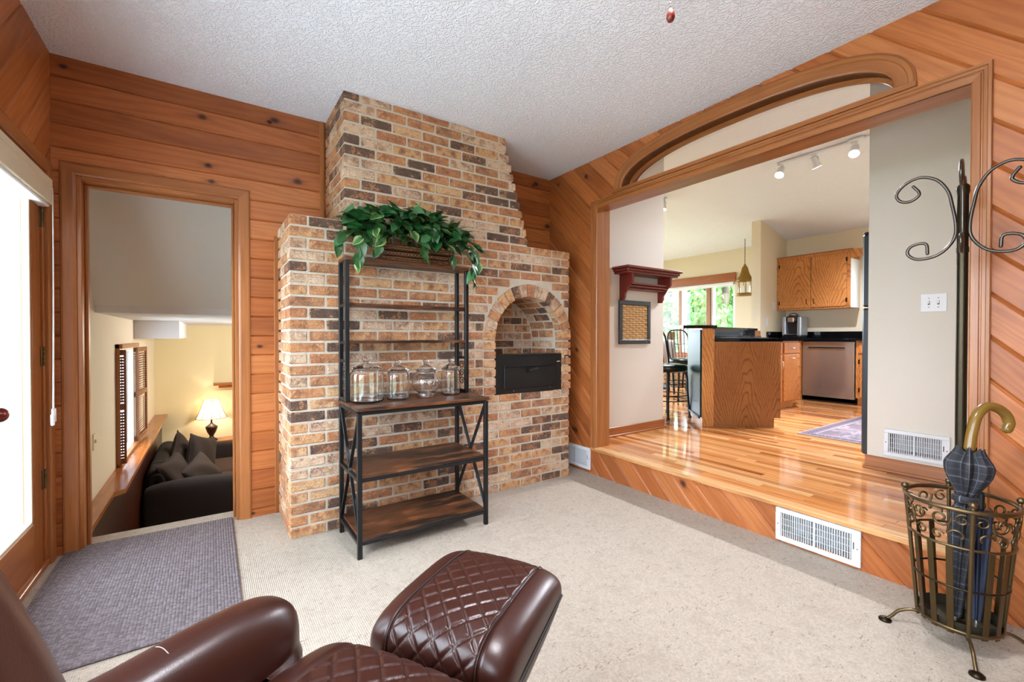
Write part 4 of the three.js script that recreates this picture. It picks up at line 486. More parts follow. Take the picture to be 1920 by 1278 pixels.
// ---------------------------------------------------------------- coat stand with its umbrella basket
{ const px = -0.312, pz = 2.876, C = thing('coat_stand', 'tall bronze coat stand with scroll hooks and a scrolled umbrella basket foot', 'coat stand', [px, 0, pz], 0.2), BH = std({ color: '#565049', roughness: 0.3, metalness: 0.9 });
  const bz = std({ color: '#3a3224', roughness: 0.34, metalness: 0.85, bumpMap: rep(grit, 0.35, 4), bumpScale: 0.0004 }), BZ = M.bronze;
  part(C, 'pole', [cyl(0.0165, 0.0165, 1.62, 0, 0.90, 0, 18), cyl(0.018, 0.018, 0.02, 0, 1.50, 0, 16)], bz);
  // scroll arm: in the plane (r, y)
  const scroll = [[0.098, 1.500], [0.103, 1.538], [0.122, 1.543], [0.150, 1.532], [0.158, 1.508], [0.138, 1.484], [0.102, 1.480], [0.066, 1.492], [0.038, 1.520], [0.021, 1.556], [0.019, 1.60], [0.030, 1.68], [0.042, 1.735], [0.075, 1.787], [0.122, 1.807], [0.168, 1.790], [0.194, 1.752], [0.180, 1.724], [0.150, 1.718], [0.124, 1.738], [0.126, 1.752], [0.142, 1.776]];
  for (let i = 0; i < 4; i++) { const a = i * Math.PI / 2 + 0.05; part(C, 'hook', tube(scroll.map(([r, y]) => [r * Math.cos(a), y, r * Math.sin(a)]), 0.0058, 120, 8), BH); }
  part(C, 'finial', [ball(0.02, 0, 1.735, 0), cyl(0.02, 0.014, 0.03, 0, 1.71, 0, 14)], bz);
  // basket
  const ringR = (r, y, t) => new THREE.TorusGeometry(r, t, 8, 64).rotateX(Math.PI / 2).translate(0, y, 0), RT = 0.158, RM = 0.150, RB = 0.118, YT = 0.545, YM = 0.405, YB = 0.088, rad = (y) => mix(RB, RT, (y - YB) / (YT - YB));
  part(C, 'rim', ringR(RT, YT, 0.0088), BZ); part(C, 'ring', ringR(rad(YM), YM, 0.005), BZ); part(C, 'ring', ringR(rad(0.25), 0.25, 0.004), M.bronzeDark); part(C, 'ring', ringR(RB, YB, 0.006), BZ);
  part(C, 'base_plate', [cyl(RB - 0.006, RB - 0.006, 0.006, 0, YB - 0.01, 0, 40), lathe([[RB - 0.012, YB - 0.01], [RB - 0.004, YB + 0.03]], 40)], std({ color: '#4a4438', roughness: 0.4, metalness: 0.7 }));
  for (let i = 0; i < 16; i++) { if (i % 4 === 0) continue; const a = i / 16 * Math.PI * 2 - 0.19, g = box(0.020, YM - YB + 0.02, 0.003, 0, 0, 0, 0.001); const p0 = V(RB * Math.cos(a), YB - 0.01, RB * Math.sin(a)), p1 = V(rad(YM) * Math.cos(a), YM, rad(YM) * Math.sin(a)), d = p1.clone().sub(p0).normalize(), n = V(Math.cos(a), 0, Math.sin(a)), t = d.clone().cross(n).normalize(); g.applyMatrix4(new THREE.Matrix4().makeBasis(t, d, t.clone().cross(d))); part(C, 'slat', g.translate((p0.x + p1.x) / 2, (p0.y + p1.y) / 2, (p0.z + p1.z) / 2), std.bronzeSlat ||= std({ color: '#57462c', roughness: 0.36, metalness: 0.85 })); }
  for (let i = 0; i < 4; i++) { const a = i * Math.PI / 2 - 0.19, c = Math.cos(a), s = Math.sin(a); part(C, 'post', [tube([[RB * c, YB - 0.02, RB * s], [rad(0.25) * c, 0.25, rad(0.25) * s], [RT * c, YT + 0.012, RT * s]], 0.0068, 24, 8), ball(0.0125, (RT + 0.002) * c, YT + 0.026, (RT + 0.002) * s)], BZ);
    const L = part(C, 'foot_leg', [tube([[RB * c, YB - 0.015, RB * s], [(RB + 0.02) * c, 0.072, (RB + 0.02) * s], [(RB + 0.055) * c, 0.055, (RB + 0.055) * s], [(RB + 0.082) * c, 0.022, (RB + 0.082) * s], [(RB + 0.095) * c, 0.008, (RB + 0.095) * s]], 0.0062, 30, 8)], BZ); part(L, 'foot', lathe([[0.0001, 0.016], [0.012, 0.013], [0.021, 0.007], [0.022, 0.0], [0.0001, 0]], 20).translate((RB + 0.10) * c, 0, (RB + 0.10) * s), M.bronzeDark); }
  // scrollwork wrapped round the basket between ring and rim
  const wrapA = (a0, pts) => pts.map(([u, y]) => { const a = a0 + u / RT, r = rad(y) + 0.0; return [r * Math.cos(a), y, r * Math.sin(a)]; });
  for (let i = 0; i < 8; i++) { const a0 = i * Math.PI / 4 + Math.PI / 8 - 0.19, m = i % 2 ? 1 : -1, sp = (cu, cy, r0, from, to, n = 16) => { const o = []; for (let k = 0; k <= n; k++) { const t = mix(from, to, k / n), r = r0 * (0.32 + 0.68 * k / n); o.push([m * (cu + r * Math.cos(t)), cy + r * Math.sin(t)]); } return o; };
    const A1 = sp(-0.024, 0.503, 0.031, -7, 0.3), B1 = sp(0.026, 0.443, 0.031, -6.6, -3.4).reverse(); part(C, 'scroll', tube(wrapA(a0, [...A1, ...B1].map(([u, y]) => [u, clamp(y, YM + 0.006, YT - 0.008)]))  , 0.0039, 90, 6), BZ);
    part(C, 'scroll', tube(wrapA(a0, sp(0.036, 0.508, 0.022, 7.5, 1.2).map(([u, y]) => [u, clamp(y, YM + 0.006, YT - 0.008)])), 0.0034, 50, 6), BZ); part(C, 'scroll', tube(wrapA(a0, sp(-0.034, 0.437, 0.020, 6.9, 0.4).map(([u, y]) => [u, clamp(y, YM + 0.006, YT - 0.008)])), 0.0034, 50, 6), BZ); }
}
// plaid umbrella, handle up, leaning a little in the basket
function folded(g, len, y0, rTop, mat, pleats, skirt) {    // furled canopy from the ferrule (y0) up to y0 + len
  const N = 60, S = 96, P = [], U = [], I = []; for (let i = 0; i <= N; i++) { const t = i / N, y = y0 + len * t; let r = 0.014 + rTop * (0.55 * t ** 0.7 + 0.45 * t); if (skirt) { const pin = Math.exp(-(((t - 0.70) / 0.055) ** 2)); r = r * (1 - 0.5 * pin) + skirt * sst(0.74, 0.88, t) * (1 - 0.5 * sst(0.90, 1, t)) - 0.022 * sst(0.90, 1, t); }
    for (let k = 0; k <= S; k++) { const a = k / S * Math.PI * 2, tw = a + t * 1.5, f = 0.5 + 0.5 * Math.cos(tw * pleats + 0.6 * Math.sin(tw * 2)), rad = r * (0.66 + 0.42 * f) , dy = skirt && t > 0.93 ? (f - 0.5) * 0.02 * (t - 0.93) / 0.07 : 0; P.push(rad * Math.cos(tw), y + dy, rad * Math.sin(tw)); U.push(a / 6.283 * 3.2 + t * 0.6, t * len * 9); } }
  for (let i = 0; i < N; i++) for (let k = 0; k < S; k++) { const o = i * (S + 1) + k; I.push(o, o + S + 1, o + 1, o + 1, o + S + 1, o + S + 2); } const geo = new THREE.BufferGeometry(); geo.setAttribute('position', new THREE.Float32BufferAttribute(P, 3)); geo.setAttribute('uv', new THREE.Float32BufferAttribute(U, 2)); geo.setIndex(I); geo.computeVertexNormals(); mat.side = THREE.DoubleSide; return part(g, 'canopy', geo, mat);
}
{ const U = thing('umbrella', 'grey plaid umbrella with a curved wooden handle standing in the basket', 'umbrella', [-0.405, 0.10, 2.882]); U.rotation.set(0.09, 0.55, -0.085, 'YXZ');
  folded(U, 0.62, 0.03, 0.036, M.plaid, 7, 0.020); part(U, 'shaft', cyl(0.0045, 0.0045, 0.14, 0, 0.68, 0, 10), M.chrome); part(U, 'ferrule', cyl(0.006, 0.004, 0.06, 0, 0.015, 0, 10), M.steel); part(U, 'strap', new THREE.TorusGeometry(0.030, 0.009, 8, 30).scale(1, 1, 1.6).rotateX(Math.PI / 2).translate(0, 0.463, 0), M.plaid);
  const hp = [[0, 0.655, 0], [0.004, 0.72, 0], [0.016, 0.785, 0], [0.040, 0.815, 0], [0.070, 0.816, 0], [0.097, 0.795, 0], [0.109, 0.765, 0], [0.104, 0.742, 0]].map((p) => { const a = -0.35; return [p[0] * 0.411 * 1.3, mix(0.655, p[1], 1.0), p[0] * 0.911 * 1.3]; }); part(U, 'handle', tube(hp, 0.0172, 70, 14), M.handle); }
{ const U = thing('umbrella', 'dark navy umbrella furled and leaning low inside the basket behind the plaid one', 'umbrella', [-0.355, 0.10, 2.93]); U.rotation.set(0.0, 0.1, -0.30, 'YXZ'); folded(U, 0.40, 0.02, 0.026, M.navy, 6, 0); part(U, 'handle', [cyl(0.012, 0.011, 0.06, 0, 0.445, 0, 14), ball(0.012, 0, 0.475, 0)], M.blackMatte); part(U, 'ferrule', cyl(0.005, 0.004, 0.04, 0, 0.01, 0, 10), M.steel); }

// ---------------------------------------------------------------- floor registers and switch plates
function register(label, place, w, h, slots, hw) {      // built facing +z, then placed
  const g = thing('air_vent', label, 'vent', [0, 0, 0]); const bw = 0.026; part(g, 'frame', [box(w, bw, 0.016, 0, h / 2 - bw / 2, 0.008, 0.003), box(w, bw, 0.016, 0, -h / 2 + bw / 2, 0.008, 0.003), box(bw, h - 2 * bw, 0.016, -w / 2 + bw / 2, 0, 0.008, 0.002), box(bw * 1.5, h - 2 * bw, 0.016, w / 2 - bw * 0.75, 0, 0.008, 0.002), box(0.010, h - 2 * bw, 0.014, -bw * 0.25, 0, 0.007, 0.002)], M.vent);
  const dw = hw, dh = 0.062, dm = std({ color: '#b4b6b8', roughness: 0.45, metalness: 0.4 }); part(g, 'duct', [box(dw * 2, dh * 2, 0.002, 0, 0, -0.09, 0.0004), box(dw * 2, 0.002, 0.088, 0, dh - 0.001, -0.046, 0.0004), box(dw * 2, 0.002, 0.088, 0, -dh + 0.001, -0.046, 0.0004), box(0.002, dh * 2, 0.088, dw - 0.001, 0, -0.046, 0.0004), box(0.002, dh * 2, 0.088, -dw + 0.001, 0, -0.046, 0.0004)], dm);
  const x0 = -w / 2 + bw, x1 = w / 2 - bw * 1.5; for (let i = 0; i < slots; i++) { const x = mix(x0, x1, (i + 0.5) / slots); if (Math.abs(x + bw * 0.25) < 0.008) continue; const s = box(0.0036, h - 2 * bw, 0.008, 0, 0, 0, 0.0006); s.rotateY(0.3); part(g, 'louver', s.translate(x, 0, 0.0115), M.vent); }
  for (const y of [-1, 0, 1].map((k) => k * (h / 2 - bw) * 0.5)) part(g, 'cross_bar', box(x1 - x0, 0.003, 0.003, (x0 + x1) / 2, y, 0.006, 0.0005), M.vent);
  part(g, 'screw', [ball(0.004, w / 2 - bw * 0.5, 0, 0.016), ball(0.004, -w / 2 + bw * 0.5, 0, 0.016)], M.steel); part(g, 'lever', box(0.004, 0.035, 0.008, w / 2 - bw * 1.1, 0.012, 0.014, 0.001), M.ventDark);
  g.position.set(...place[0]); g.rotation.y = place[1]; return g;
}
register('white floor register in the diagonal boards of the step riser', [[-0.014, 0.108, 2.275], -Math.PI / 2], 0.40, 0.185, 30, 0.17);
register('white register low in the gap between the brick fireplace and the opening', [[-0.014, 0.122, 0.395], -Math.PI / 2], 0.36, 0.185, 28, 0.15);
register('white wall register above the baseboard of the cream passage wall', [[1.199, 0.437, 2.39], -Math.PI / 2], 0.335, 0.185, 24, 0.14);
{ const s = thing('light_switch', 'white double toggle switch plate on the cream passage wall', 'switch', [1.199, 1.39, 2.472], -Math.PI / 2); part(s, 'plate', box(0.128, 0.118, 0.006, 0, 0, 0.003, 0.0025), M.white); for (const x of [-0.023, 0.023]) { part(s, 'toggle', [box(0.009, 0.02, 0.012, x, 0.003, 0.010, 0.002)], M.white); part(s, 'slot', box(0.011, 0.025, 0.001, x, 0, 0.0062, 0.0003), M.ventDark); part(s, 'screw', [ball(0.003, x, 0.03, 0.006), ball(0.003, x, -0.03, 0.006)], M.steel); } }

// ---------------------------------------------------------------- blind over the glazed door
{ const b = thing('window_blind', 'cream valance and raised blind with white cords over the glazed door', 'blind', [0, 0, 0]);
  part(b, 'valance', [bb(XC - 0.02, XC + 0.045, 1.925, 1.965, 0.135, 0.94, 0.006), bb(XC + 0.036, XC + 0.046, 1.835, 1.925, 0.135, 0.94, 0.003)], M.blind);
  part(b, 'slat_stack', [0, 1, 2, 3, 4].map((i) => bb(XC - 0.012, XC + 0.03, 1.845 + i * 0.014, 1.853 + i * 0.014, 0.15, 0.92, 0.002)), M.white);
  part(b, 'bottom_rail', bb(XC - 0.015, XC + 0.034, 1.822, 1.840, 0.145, 0.93, 0.004), M.white);
  for (const [z0, z1] of [[0.165, 0.185], [0.165, 0.20]]) part(b, 'cord', tube([[XC + 0.05, 1.90, z0], [XC + 0.052, 1.4, mix(z0, z1, 0.5)], [XC + 0.05, 0.80, z1]], 0.0022, 20, 6), M.white);
  part(b, 'tassel', [box(0.016, 0.075, 0.026, XC + 0.05, 0.775, 0.185, 0.006), box(0.014, 0.06, 0.02, XC + 0.05, 0.755, 0.205, 0.005)], M.white); }

// ---------------------------------------------------------------- ceiling fan overhead, only its pull chain in the picture
{ const F = thing('ceiling_fan', 'ceiling fan light pull chain with a small turned wooden ball hanging at the top edge', 'ceiling fan', [-1.80, 0, 2.70]);
  part(F, 'canopy', lathe([[0.0001, 2.62], [0.05, 2.62], [0.075, 2.655], [0.0001, 2.656]].map(([r, y]) => [r, y]), 28), M.white); part(F, 'motor', [cyl(0.012, 0.012, 0.1, 0, 2.57, 0), lathe([[0.0001, 2.40], [0.09, 2.41], [0.115, 2.45], [0.115, 2.50], [0.07, 2.53], [0.0001, 2.535]], 36)], M.white);
  for (let i = 0; i < 5; i++) { const a = i / 5 * 6.283 + 0.6; const g = muv(box(0.40, 0.007, 0.115, 0.34, 2.475, 0, 0.003), 0, 1 / 2.16, 1 / 1.08); g.rotateX(0); part(F, 'blade', g.rotateY(a), M.casing); }
  for (let i = 0; i < 3; i++) { const a = i / 3 * 6.283 + 0.3, x = 0.10 * Math.cos(a), z = 0.10 * Math.sin(a); part(F, 'lamp_shade', lathe([[0.022, 2.36], [0.035, 2.34], [0.055, 2.29], [0.06, 2.26]], 24).translate(x, 0, z), phy({ color: '#f4efe6', roughness: 0.9, transmission: 0.55, thickness: 0, side: THREE.DoubleSide })); part(F, 'bulb', ball(0.026, x, 2.305, z), std({ color: '#fff3e0', emissive: '#fff0dc', emissiveIntensity: 4 })); const L = new THREE.PointLight('#f6f7ff', 3.6, 0, 2); L.position.set(x, 2.305, z); L.castShadow = true; L.shadow.radius = 1.2; F.add(L); }
  part(F, 'light_kit', lathe([[0.0001, 2.33], [0.05, 2.34], [0.07, 2.37], [0.05, 2.40], [0.0001, 2.40]], 28), M.white);
  const ch = []; for (let i = 0; i < 62; i++) ch.push(new THREE.SphereGeometry(0.0019, 6, 4).translate(-0.012, 1.922 + i * 0.0068, -0.034)); part(F, 'pull_chain', ch, M.steel); part(F, 'pull_ball', lathe([[0.0001, 1.892], [0.006, 1.893], [0.0095, 1.901], [0.009, 1.911], [0.005, 1.919], [0.0025, 1.922], [0.0001, 1.923]], 18).translate(-0.012, 0, -0.034), M.mahogany); }

// ---------------------------------------------------------------- passage wall: corbel shelf and framed weaving
{ const S = thing('corbel_shelf', 'dark red mahogany corbel wall shelf with a moulded top above the framed weaving', 'shelf', [0, 0, 0.42]), m = M.mahogany, y0 = 1.71;
  part(S, 'top_board', [box(0.80, 0.022, 0.20, 0.80, y0 + 0.095, 0.10, 0.004), box(0.77, 0.024, 0.18, 0.80, y0 + 0.072, 0.09, 0.005), box(0.74, 0.018, 0.165, 0.80, y0 + 0.051, 0.0825, 0.003)], m);
  const side = extr([[0, 0.04], [0.15, 0.04], [0.15, -0.02], [0.135, -0.045], [0.10, -0.07], [0.085, -0.10], [0.06, -0.13], [0.055, -0.17], [0.035, -0.20], [0, -0.20]], 0.022, [], 0.003);
  for (const x of [0.508, 1.07]) part(S, 'bracket', side.clone().rotateY(-Math.PI / 2).translate(x + 0.022, y0, 0), m);
  part(S, 'lower_rail', [box(0.56, 0.018, 0.125, 0.80, y0 - 0.045, 0.063, 0.003), box(0.56, 0.022, 0.105, 0.80, y0 - 0.068, 0.053, 0.004), box(0.56, 0.016, 0.085, 0.80, y0 - 0.09, 0.043, 0.003)], m); }
{ const P = thing('framed_weaving', 'black framed panel of woven tan straw hanging below the corbel shelf', 'picture', [0.71, 1.305, 0.421]), w = 0.448, h = 0.415, f = 0.042;
  part(P, 'frame', [box(w, f, 0.022, 0, h / 2 - f / 2, 0.011, 0.004), box(w, f, 0.022, 0, -h / 2 + f / 2, 0.011, 0.004), box(f, h - 2 * f, 0.022, -w / 2 + f / 2, 0, 0.011, 0.004), box(f, h - 2 * f, 0.022, w / 2 - f / 2, 0, 0.011, 0.004)], M.frame); part(P, 'backing', box(w - 0.04, h - 0.04, 0.004, 0, 0, 0.003, 0.001), std({ color: '#8a6a40', roughness: 0.9 }));
  const wm = std({ map: weaveTex, roughness: 0.85 }), W = w - 2 * f, H = h - 2 * f, rows = 15; for (let i = 0; i < rows; i++) { const y = H / 2 - (i + 0.5) * H / rows, P2 = [], U2 = [], I2 = [], n = 40; for (let k = 0; k <= n; k++) { const t = k / n, x = (t - 0.5) * W, z = 0.010 + 0.006 * Math.sin(t * 8 * Math.PI + (i % 2) * Math.PI), hh = H / rows * 0.47; for (const [dy, dz] of [[-hh, -0.003], [-hh * 0.5, 0.0015], [hh * 0.5, 0.0015], [hh, -0.003]]) { P2.push(x, y + dy, z + dz); U2.push(t, dy * 10 + i * 0.1); } } for (let k = 0; k < n; k++) for (let j = 0; j < 3; j++) { const o = k * 4 + j; I2.push(o, o + 4, o + 1, o + 1, o + 4, o + 5); } const g = new THREE.BufferGeometry(); g.setAttribute('position', new THREE.Float32BufferAttribute(P2, 3)); g.setAttribute('uv', new THREE.Float32BufferAttribute(U2, 2)); g.setIndex(I2); g.computeVertexNormals(); part(P, 'straw_strip', g, wm); }
  part(P, 'stud', ball(0.005, 0.16, -h / 2 + 0.016, 0.022), M.chrome); }

// ---------------------------------------------------------------- kitchen peninsula
const D7 = Math.SQRT1_2, PA = [1.645, 0.675], PB = [2.155, 1.095], KY = 1.112, CY = 1.15, oakUV = (g, o = 0) => { g = muv(g, 1, 1, 1, 0.1 + o, 0.2 + o); const u = g.attributes.uv; for (let i = 0; i < u.count; i++) u.setXY(i, u.getY(i), u.getX(i)); return g; };
{ const C = thing('kitchen_peninsula', 'oak kitchen peninsula with a tall flame grained end panel facing the passage', 'kitchen counter', [0, 0, 0]);
  const ang = Math.atan2(PB[1] - PA[1], PB[0] - PA[0]), L = Math.hypot(PB[0] - PA[0], PB[1] - PA[1]), put = (g) => g.rotateY(-ang).translate(PA[0], FL, PA[1]);
  { const g = extr([[0, 0], [L - 0.062, 0], [L - 0.062, 0.10], [L, 0.10], [L, KY - FL], [0, KY - FL]], 0.02, [], 0.001), u = g.attributes.uv, p = g.attributes.position; for (let i = 0; i < u.count; i++) u.setXY(i, p.getX(i) * 1.45 + 0.02, p.getY(i) * 1.02 + 0.1); part(C, 'end_panel', put(g), M.oak); }
  // carcass behind the panel, kitchen faces turned towards the cooker
  part(C, 'carcass', [flat([[1.66, 0.67], [2.13, 1.06], [2.53, 0.60], [2.95, 0.60], [2.95, 0.1], [2.1, 0.245]], FL + 0.1, KY), flat([[1.66, 0.65], [2.08, 1.0], [2.5, 0.53], [2.95, 0.53], [2.95, 0.1], [2.1, 0.245]], FL, FL + 0.1)], M.oakCab);
  // raised knee wall with its post, bar top, splash and glossy dining face
  const k0 = [1.645, 0.675], k1 = [2.08, 0.24], k2 = [4.29, -0.16], d0 = [1.565, 0.60], d1 = [2.02, 0.145], d2 = [4.29, -0.27];
  part(C, 'knee_wall', flat([k0, k1, k2, d2, d1, d0], FL + 0.06, 1.255), M.oakCab); part(C, 'kickboard', flat([[1.64, 0.66], k1, k2, [4.29, -0.26], [2.03, 0.155], [1.575, 0.61]], FL, FL + 0.06), std({ color: '#d8b494', roughness: 0.5 }));
  const pw = Math.hypot(k0[0] - d0[0], k0[1] - d0[1]); part(C, 'post', oakUV(box(pw + 0.01, 1.245 - FL, 0.03, 0, 0, 0, 0.006)).rotateY(-Math.atan2(k0[1] - d0[1], k0[0] - d0[0])).translate((k0[0] + d0[0]) / 2, (1.245 + FL) / 2, (k0[1] + d0[1]) / 2 + 0.004), M.oakCab);
  part(C, 'glossy_panel', [flat([[1.572, 0.588], [2.018, 0.142], [4.28, -0.272], [4.28, -0.284], [2.01, 0.13], [1.562, 0.578]], FL + 0.09, 1.24)], M.teal);
  part(C, 'panel_edge', [flat([[1.568, 0.58], [2.016, 0.135], [2.0, 0.118], [1.55, 0.568]], FL + 0.075, FL + 0.095)], M.blackMatte);
  part(C, 'splash', flat([[1.655, 0.675], [1.668, 0.675], [2.087, 0.253], [4.0, -0.094], [4.0, -0.107], [2.08, 0.24]], CY, 1.255), M.granite); }
one('raised_worktop', flat([[1.425, 0.47], [1.665, 0.705], [2.095, 0.27], [4.05, -0.08], [4.05, -0.50], [1.95, -0.06]], 1.255, 1.288), M.granite, 'black stone raised bar top over the peninsula by the stools', 'worktop');
one('worktop', [flat([[1.66, 0.66], [2.165, 1.12], [2.635, 0.65], [3.79, 0.65], [3.79, 0.33], [4.46, 0.33], [4.46, 1.9], [XF - 0.004, 1.9], [XF - 0.004, ZP + 0.003], [4.3, ZP + 0.003], [4.285, -0.145], [2.09, 0.255]], KY + 0.004, CY), bb(XF - 0.024, XF - 0.004, CY, 1.245, ZP, 1.9, 0.003), bb(4.47, XF - 0.024, CY, 1.245, ZP + 0.003, ZP + 0.023, 0.003)], M.granite, 'glossy black stone kitchen worktop with a low splash running into the corner', 'worktop');
{ const c = thing('cooktop', 'flat black cooktop set in the peninsula worktop', 'cooktop', [2.72, CY, 0.36], 0); part(c, 'glass_top', box(0.56, 0.008, 0.44, 0, 0.004, 0, 0.003), M.blackMatte); for (const [x, z] of [[-0.15, -0.1], [0.14, -0.1], [-0.15, 0.11], [0.14, 0.11]]) part(c, 'grate', [new THREE.TorusGeometry(0.075, 0.006, 6, 24).rotateX(Math.PI / 2).translate(x, 0.020, z), box(0.18, 0.008, 0.008, x, 0.020, z), box(0.008, 0.008, 0.18, x, 0.020, z)], M.black); }
// base cabinets
const pull = (x, y, z, w = 0.09, vert = false) => tube(vert ? [[x, y - w / 2, z], [x, y - w / 2 + 0.006, z + 0.02], [x, y + w / 2 - 0.006, z + 0.02], [x, y + w / 2, z]] : [[x - w / 2, y, z], [x - w / 2 + 0.006, y, z + 0.02], [x + w / 2 - 0.006, y, z + 0.02], [x + w / 2, y, z]], 0.005, 24, 6);
function baseCab(label, x0, x1, pullDoor) {
  const g = thing('base_cabinet', label, 'cabinet', [0, 0, 0]); part(g, 'carcass', [oakUV(bb(x0, x1, FL + 0.1, KY, 0.12, 0.60, 0.002)), bb(x0, x1, FL, FL + 0.1, 0.12, 0.53, 0.002)], M.oakCab);
  const d = part(g, 'drawer', oakUV(bb(x0 + 0.02, x1 - 0.02, 0.955, 1.09, 0.60, 0.622, 0.005), rnd()), M.oakCab); part(d, 'pull', pull((x0 + x1) / 2, 1.02, 0.622), M.chrome);
  const o = part(g, 'door', oakUV(bb(x0 + 0.02, x1 - 0.02, 0.345, 0.935, 0.60, 0.622, 0.005), rnd()), M.oakCab); part(o, 'pull', pullDoor ? pull(x1 - 0.06, 0.80, 0.622, 0.11, true) : pull((x0 + x1) / 2, 0.89, 0.622), M.chrome); return g;
}
baseCab('oak base cabinet with one drawer, mostly hidden behind the end panel', 2.955, 3.29, true); baseCab('oak base cabinet with a drawer and chrome pulls beside the end panel', 3.295, 3.76, false);
one('corner_cabinet', [oakUV(bb(3.765, 4.50, FL + 0.1, KY, ZP + 0.003, 0.28)), bb(3.765, 4.5, FL, FL + 0.1, ZP + 0.003, 0.24), oakUV(bb(4.5, 4.55, FL, KY, ZP + 0.003, 0.318))], M.oakCab, 'plain oak filler cabinet in the kitchen corner left of the dishwasher', 'cabinet');
{ const g = thing('dishwasher', 'stainless steel dishwasher with a recessed handle under the black worktop', 'dishwasher', [0, 0, 0]); part(g, 'body', bb(4.56, XF - 0.004, FL + 0.02, KY - 0.002, 0.325, 0.972), M.blackMatte); part(g, 'door', bb(4.515, 4.56, FL + 0.075, 1.10, 0.33, 0.968, 0.006), M.steel); part(g, 'handle_recess', bb(4.511, 4.517, 1.002, 1.022, 0.41, 0.86, 0.002), M.blackMatte); part(g, 'handle', bb(4.500, 4.518, 0.994, 1.003, 0.40, 0.875, 0.003), M.chrome); part(g, 'toe_kick', bb(4.56, 4.6, FL, FL + 0.075, 0.33, 0.972), M.blackMatte); }
{ const g = thing('base_cabinet', 'oak base cabinet with a drawer right of the dishwasher by the dark refrigerator', 'cabinet', [0, 0, 0]); part(g, 'carcass', [oakUV(bb(4.53, XF - 0.004, FL + 0.1, KY, 0.98, 1.9)), bb(4.6, XF - 0.004, FL, FL + 0.1, 0.98, 1.9)], M.oakCab); part(g, 'drawer', oakUV(bb(4.508, 4.53, 0.94, 1.09, 1.005, 1.42, 0.005), 0.3), M.oakCab); const d = part(g, 'door', oakUV(bb(4.508, 4.53, 0.35, 0.915, 1.03, 1.42, 0.005), 0.6), M.oakCab); part(d, 'hinge', [bb(4.503, 4.512, 0.80, 0.86, 1.015, 1.032), bb(4.503, 4.512, 0.42, 0.48, 1.015, 1.032)], M.bronzeDark); }
// wall cabinet
{ const g = thing('wall_cabinet', 'oak wall cabinet with two flat doors above the coffee maker', 'cabinet', [0, 0, 0]); part(g, 'carcass', [oakUV(bb(4.82, XF, 1.585, 2.405, ZP, 0.825))], M.oakCab); part(g, 'end_panel', bb(4.80, XF, 1.585, 2.28, 0.825, 0.835), M.white, 'white painted cabinet side'); part(g, 'face_frame', [oakUV(bb(4.80, 4.82, 1.58, 1.62, ZP, 0.83)), oakUV(bb(4.80, 4.82, 2.36, 2.41, ZP, 0.83)), oakUV(bb(4.80, 4.82, 1.62, 2.36, ZP, -0.115)), oakUV(bb(4.80, 4.82, 1.62, 2.36, 0.775, 0.83))], M.oakCab); part(g, 'crown', wbb(4.79, XF, 2.405, 2.42, ZP, 0.84), M.casing); part(g, 'valance', [wbb(4.80, 4.82, 2.29, 2.405, 0.83, 1.6)], M.oakCab);
  for (const [a, b, hx, hz, s] of [[-0.125, 0.322, -0.12, 0.278, 1], [0.330, 0.785, 0.78, 0.375, -1]]) { const d = part(g, 'door', oakUV(bb(4.780, 4.80, 1.605, 2.365, a, b, 0.006), s > 0 ? 0.13 : 0.5), M.oakCab); part(d, 'pull', tube([[4.78, 1.66, hz], [4.758, 1.675, hz], [4.758, 1.72, hz], [4.78, 1.735, hz]], 0.005, 16, 6), M.bronzeDark); part(d, 'hinge', [bb(4.776, 4.786, 1.66, 1.72, hx - 0.008, hx + 0.012), bb(4.776, 4.786, 2.24, 2.30, hx - 0.008, hx + 0.012)], M.bronzeDark); } }
{ const c = thing('coffee_maker', 'silver and black single cup coffee maker on the worktop under the wall cabinet', 'coffee maker', [4.86, CY, 0.075], -Math.PI / 2), s = std({ color: '#a9aeb6', roughness: 0.3, metalness: 0.6 }), k = std({ color: '#15171c', roughness: 0.3 });
  part(c, 'base', [box(0.25, 0.03, 0.30, 0, 0.015, 0.0, 0.012), box(0.19, 0.02, 0.14, 0, 0.04, 0.08, 0.006)], k); part(c, 'column', box(0.15, 0.29, 0.16, 0, 0.17, -0.04, 0.02), k); for (const x of [-0.107, 0.107]) part(c, 'side_tank', new RoundedBoxGeometry(0.062, 0.30, 0.24, 3, 0.02).translate(x, 0.175, -0.01), s); part(c, 'head', [new RoundedBoxGeometry(0.15, 0.10, 0.24, 3, 0.03).translate(0, 0.285, 0.01), cyl(0.062, 0.07, 0.04, 0, 0.335, 0.03, 24)], k); part(c, 'handle_cap', [lathe([[0.0001, 0.385], [0.05, 0.375], [0.07, 0.352], [0.066, 0.345], [0.0001, 0.345]], 24).translate(0, 0, 0.03), box(0.09, 0.075, 0.02, 0, 0.275, 0.132, 0.008)], M.chrome); part(c, 'drip_tray', box(0.17, 0.006, 0.12, 0, 0.053, 0.085, 0.002), M.steel); }
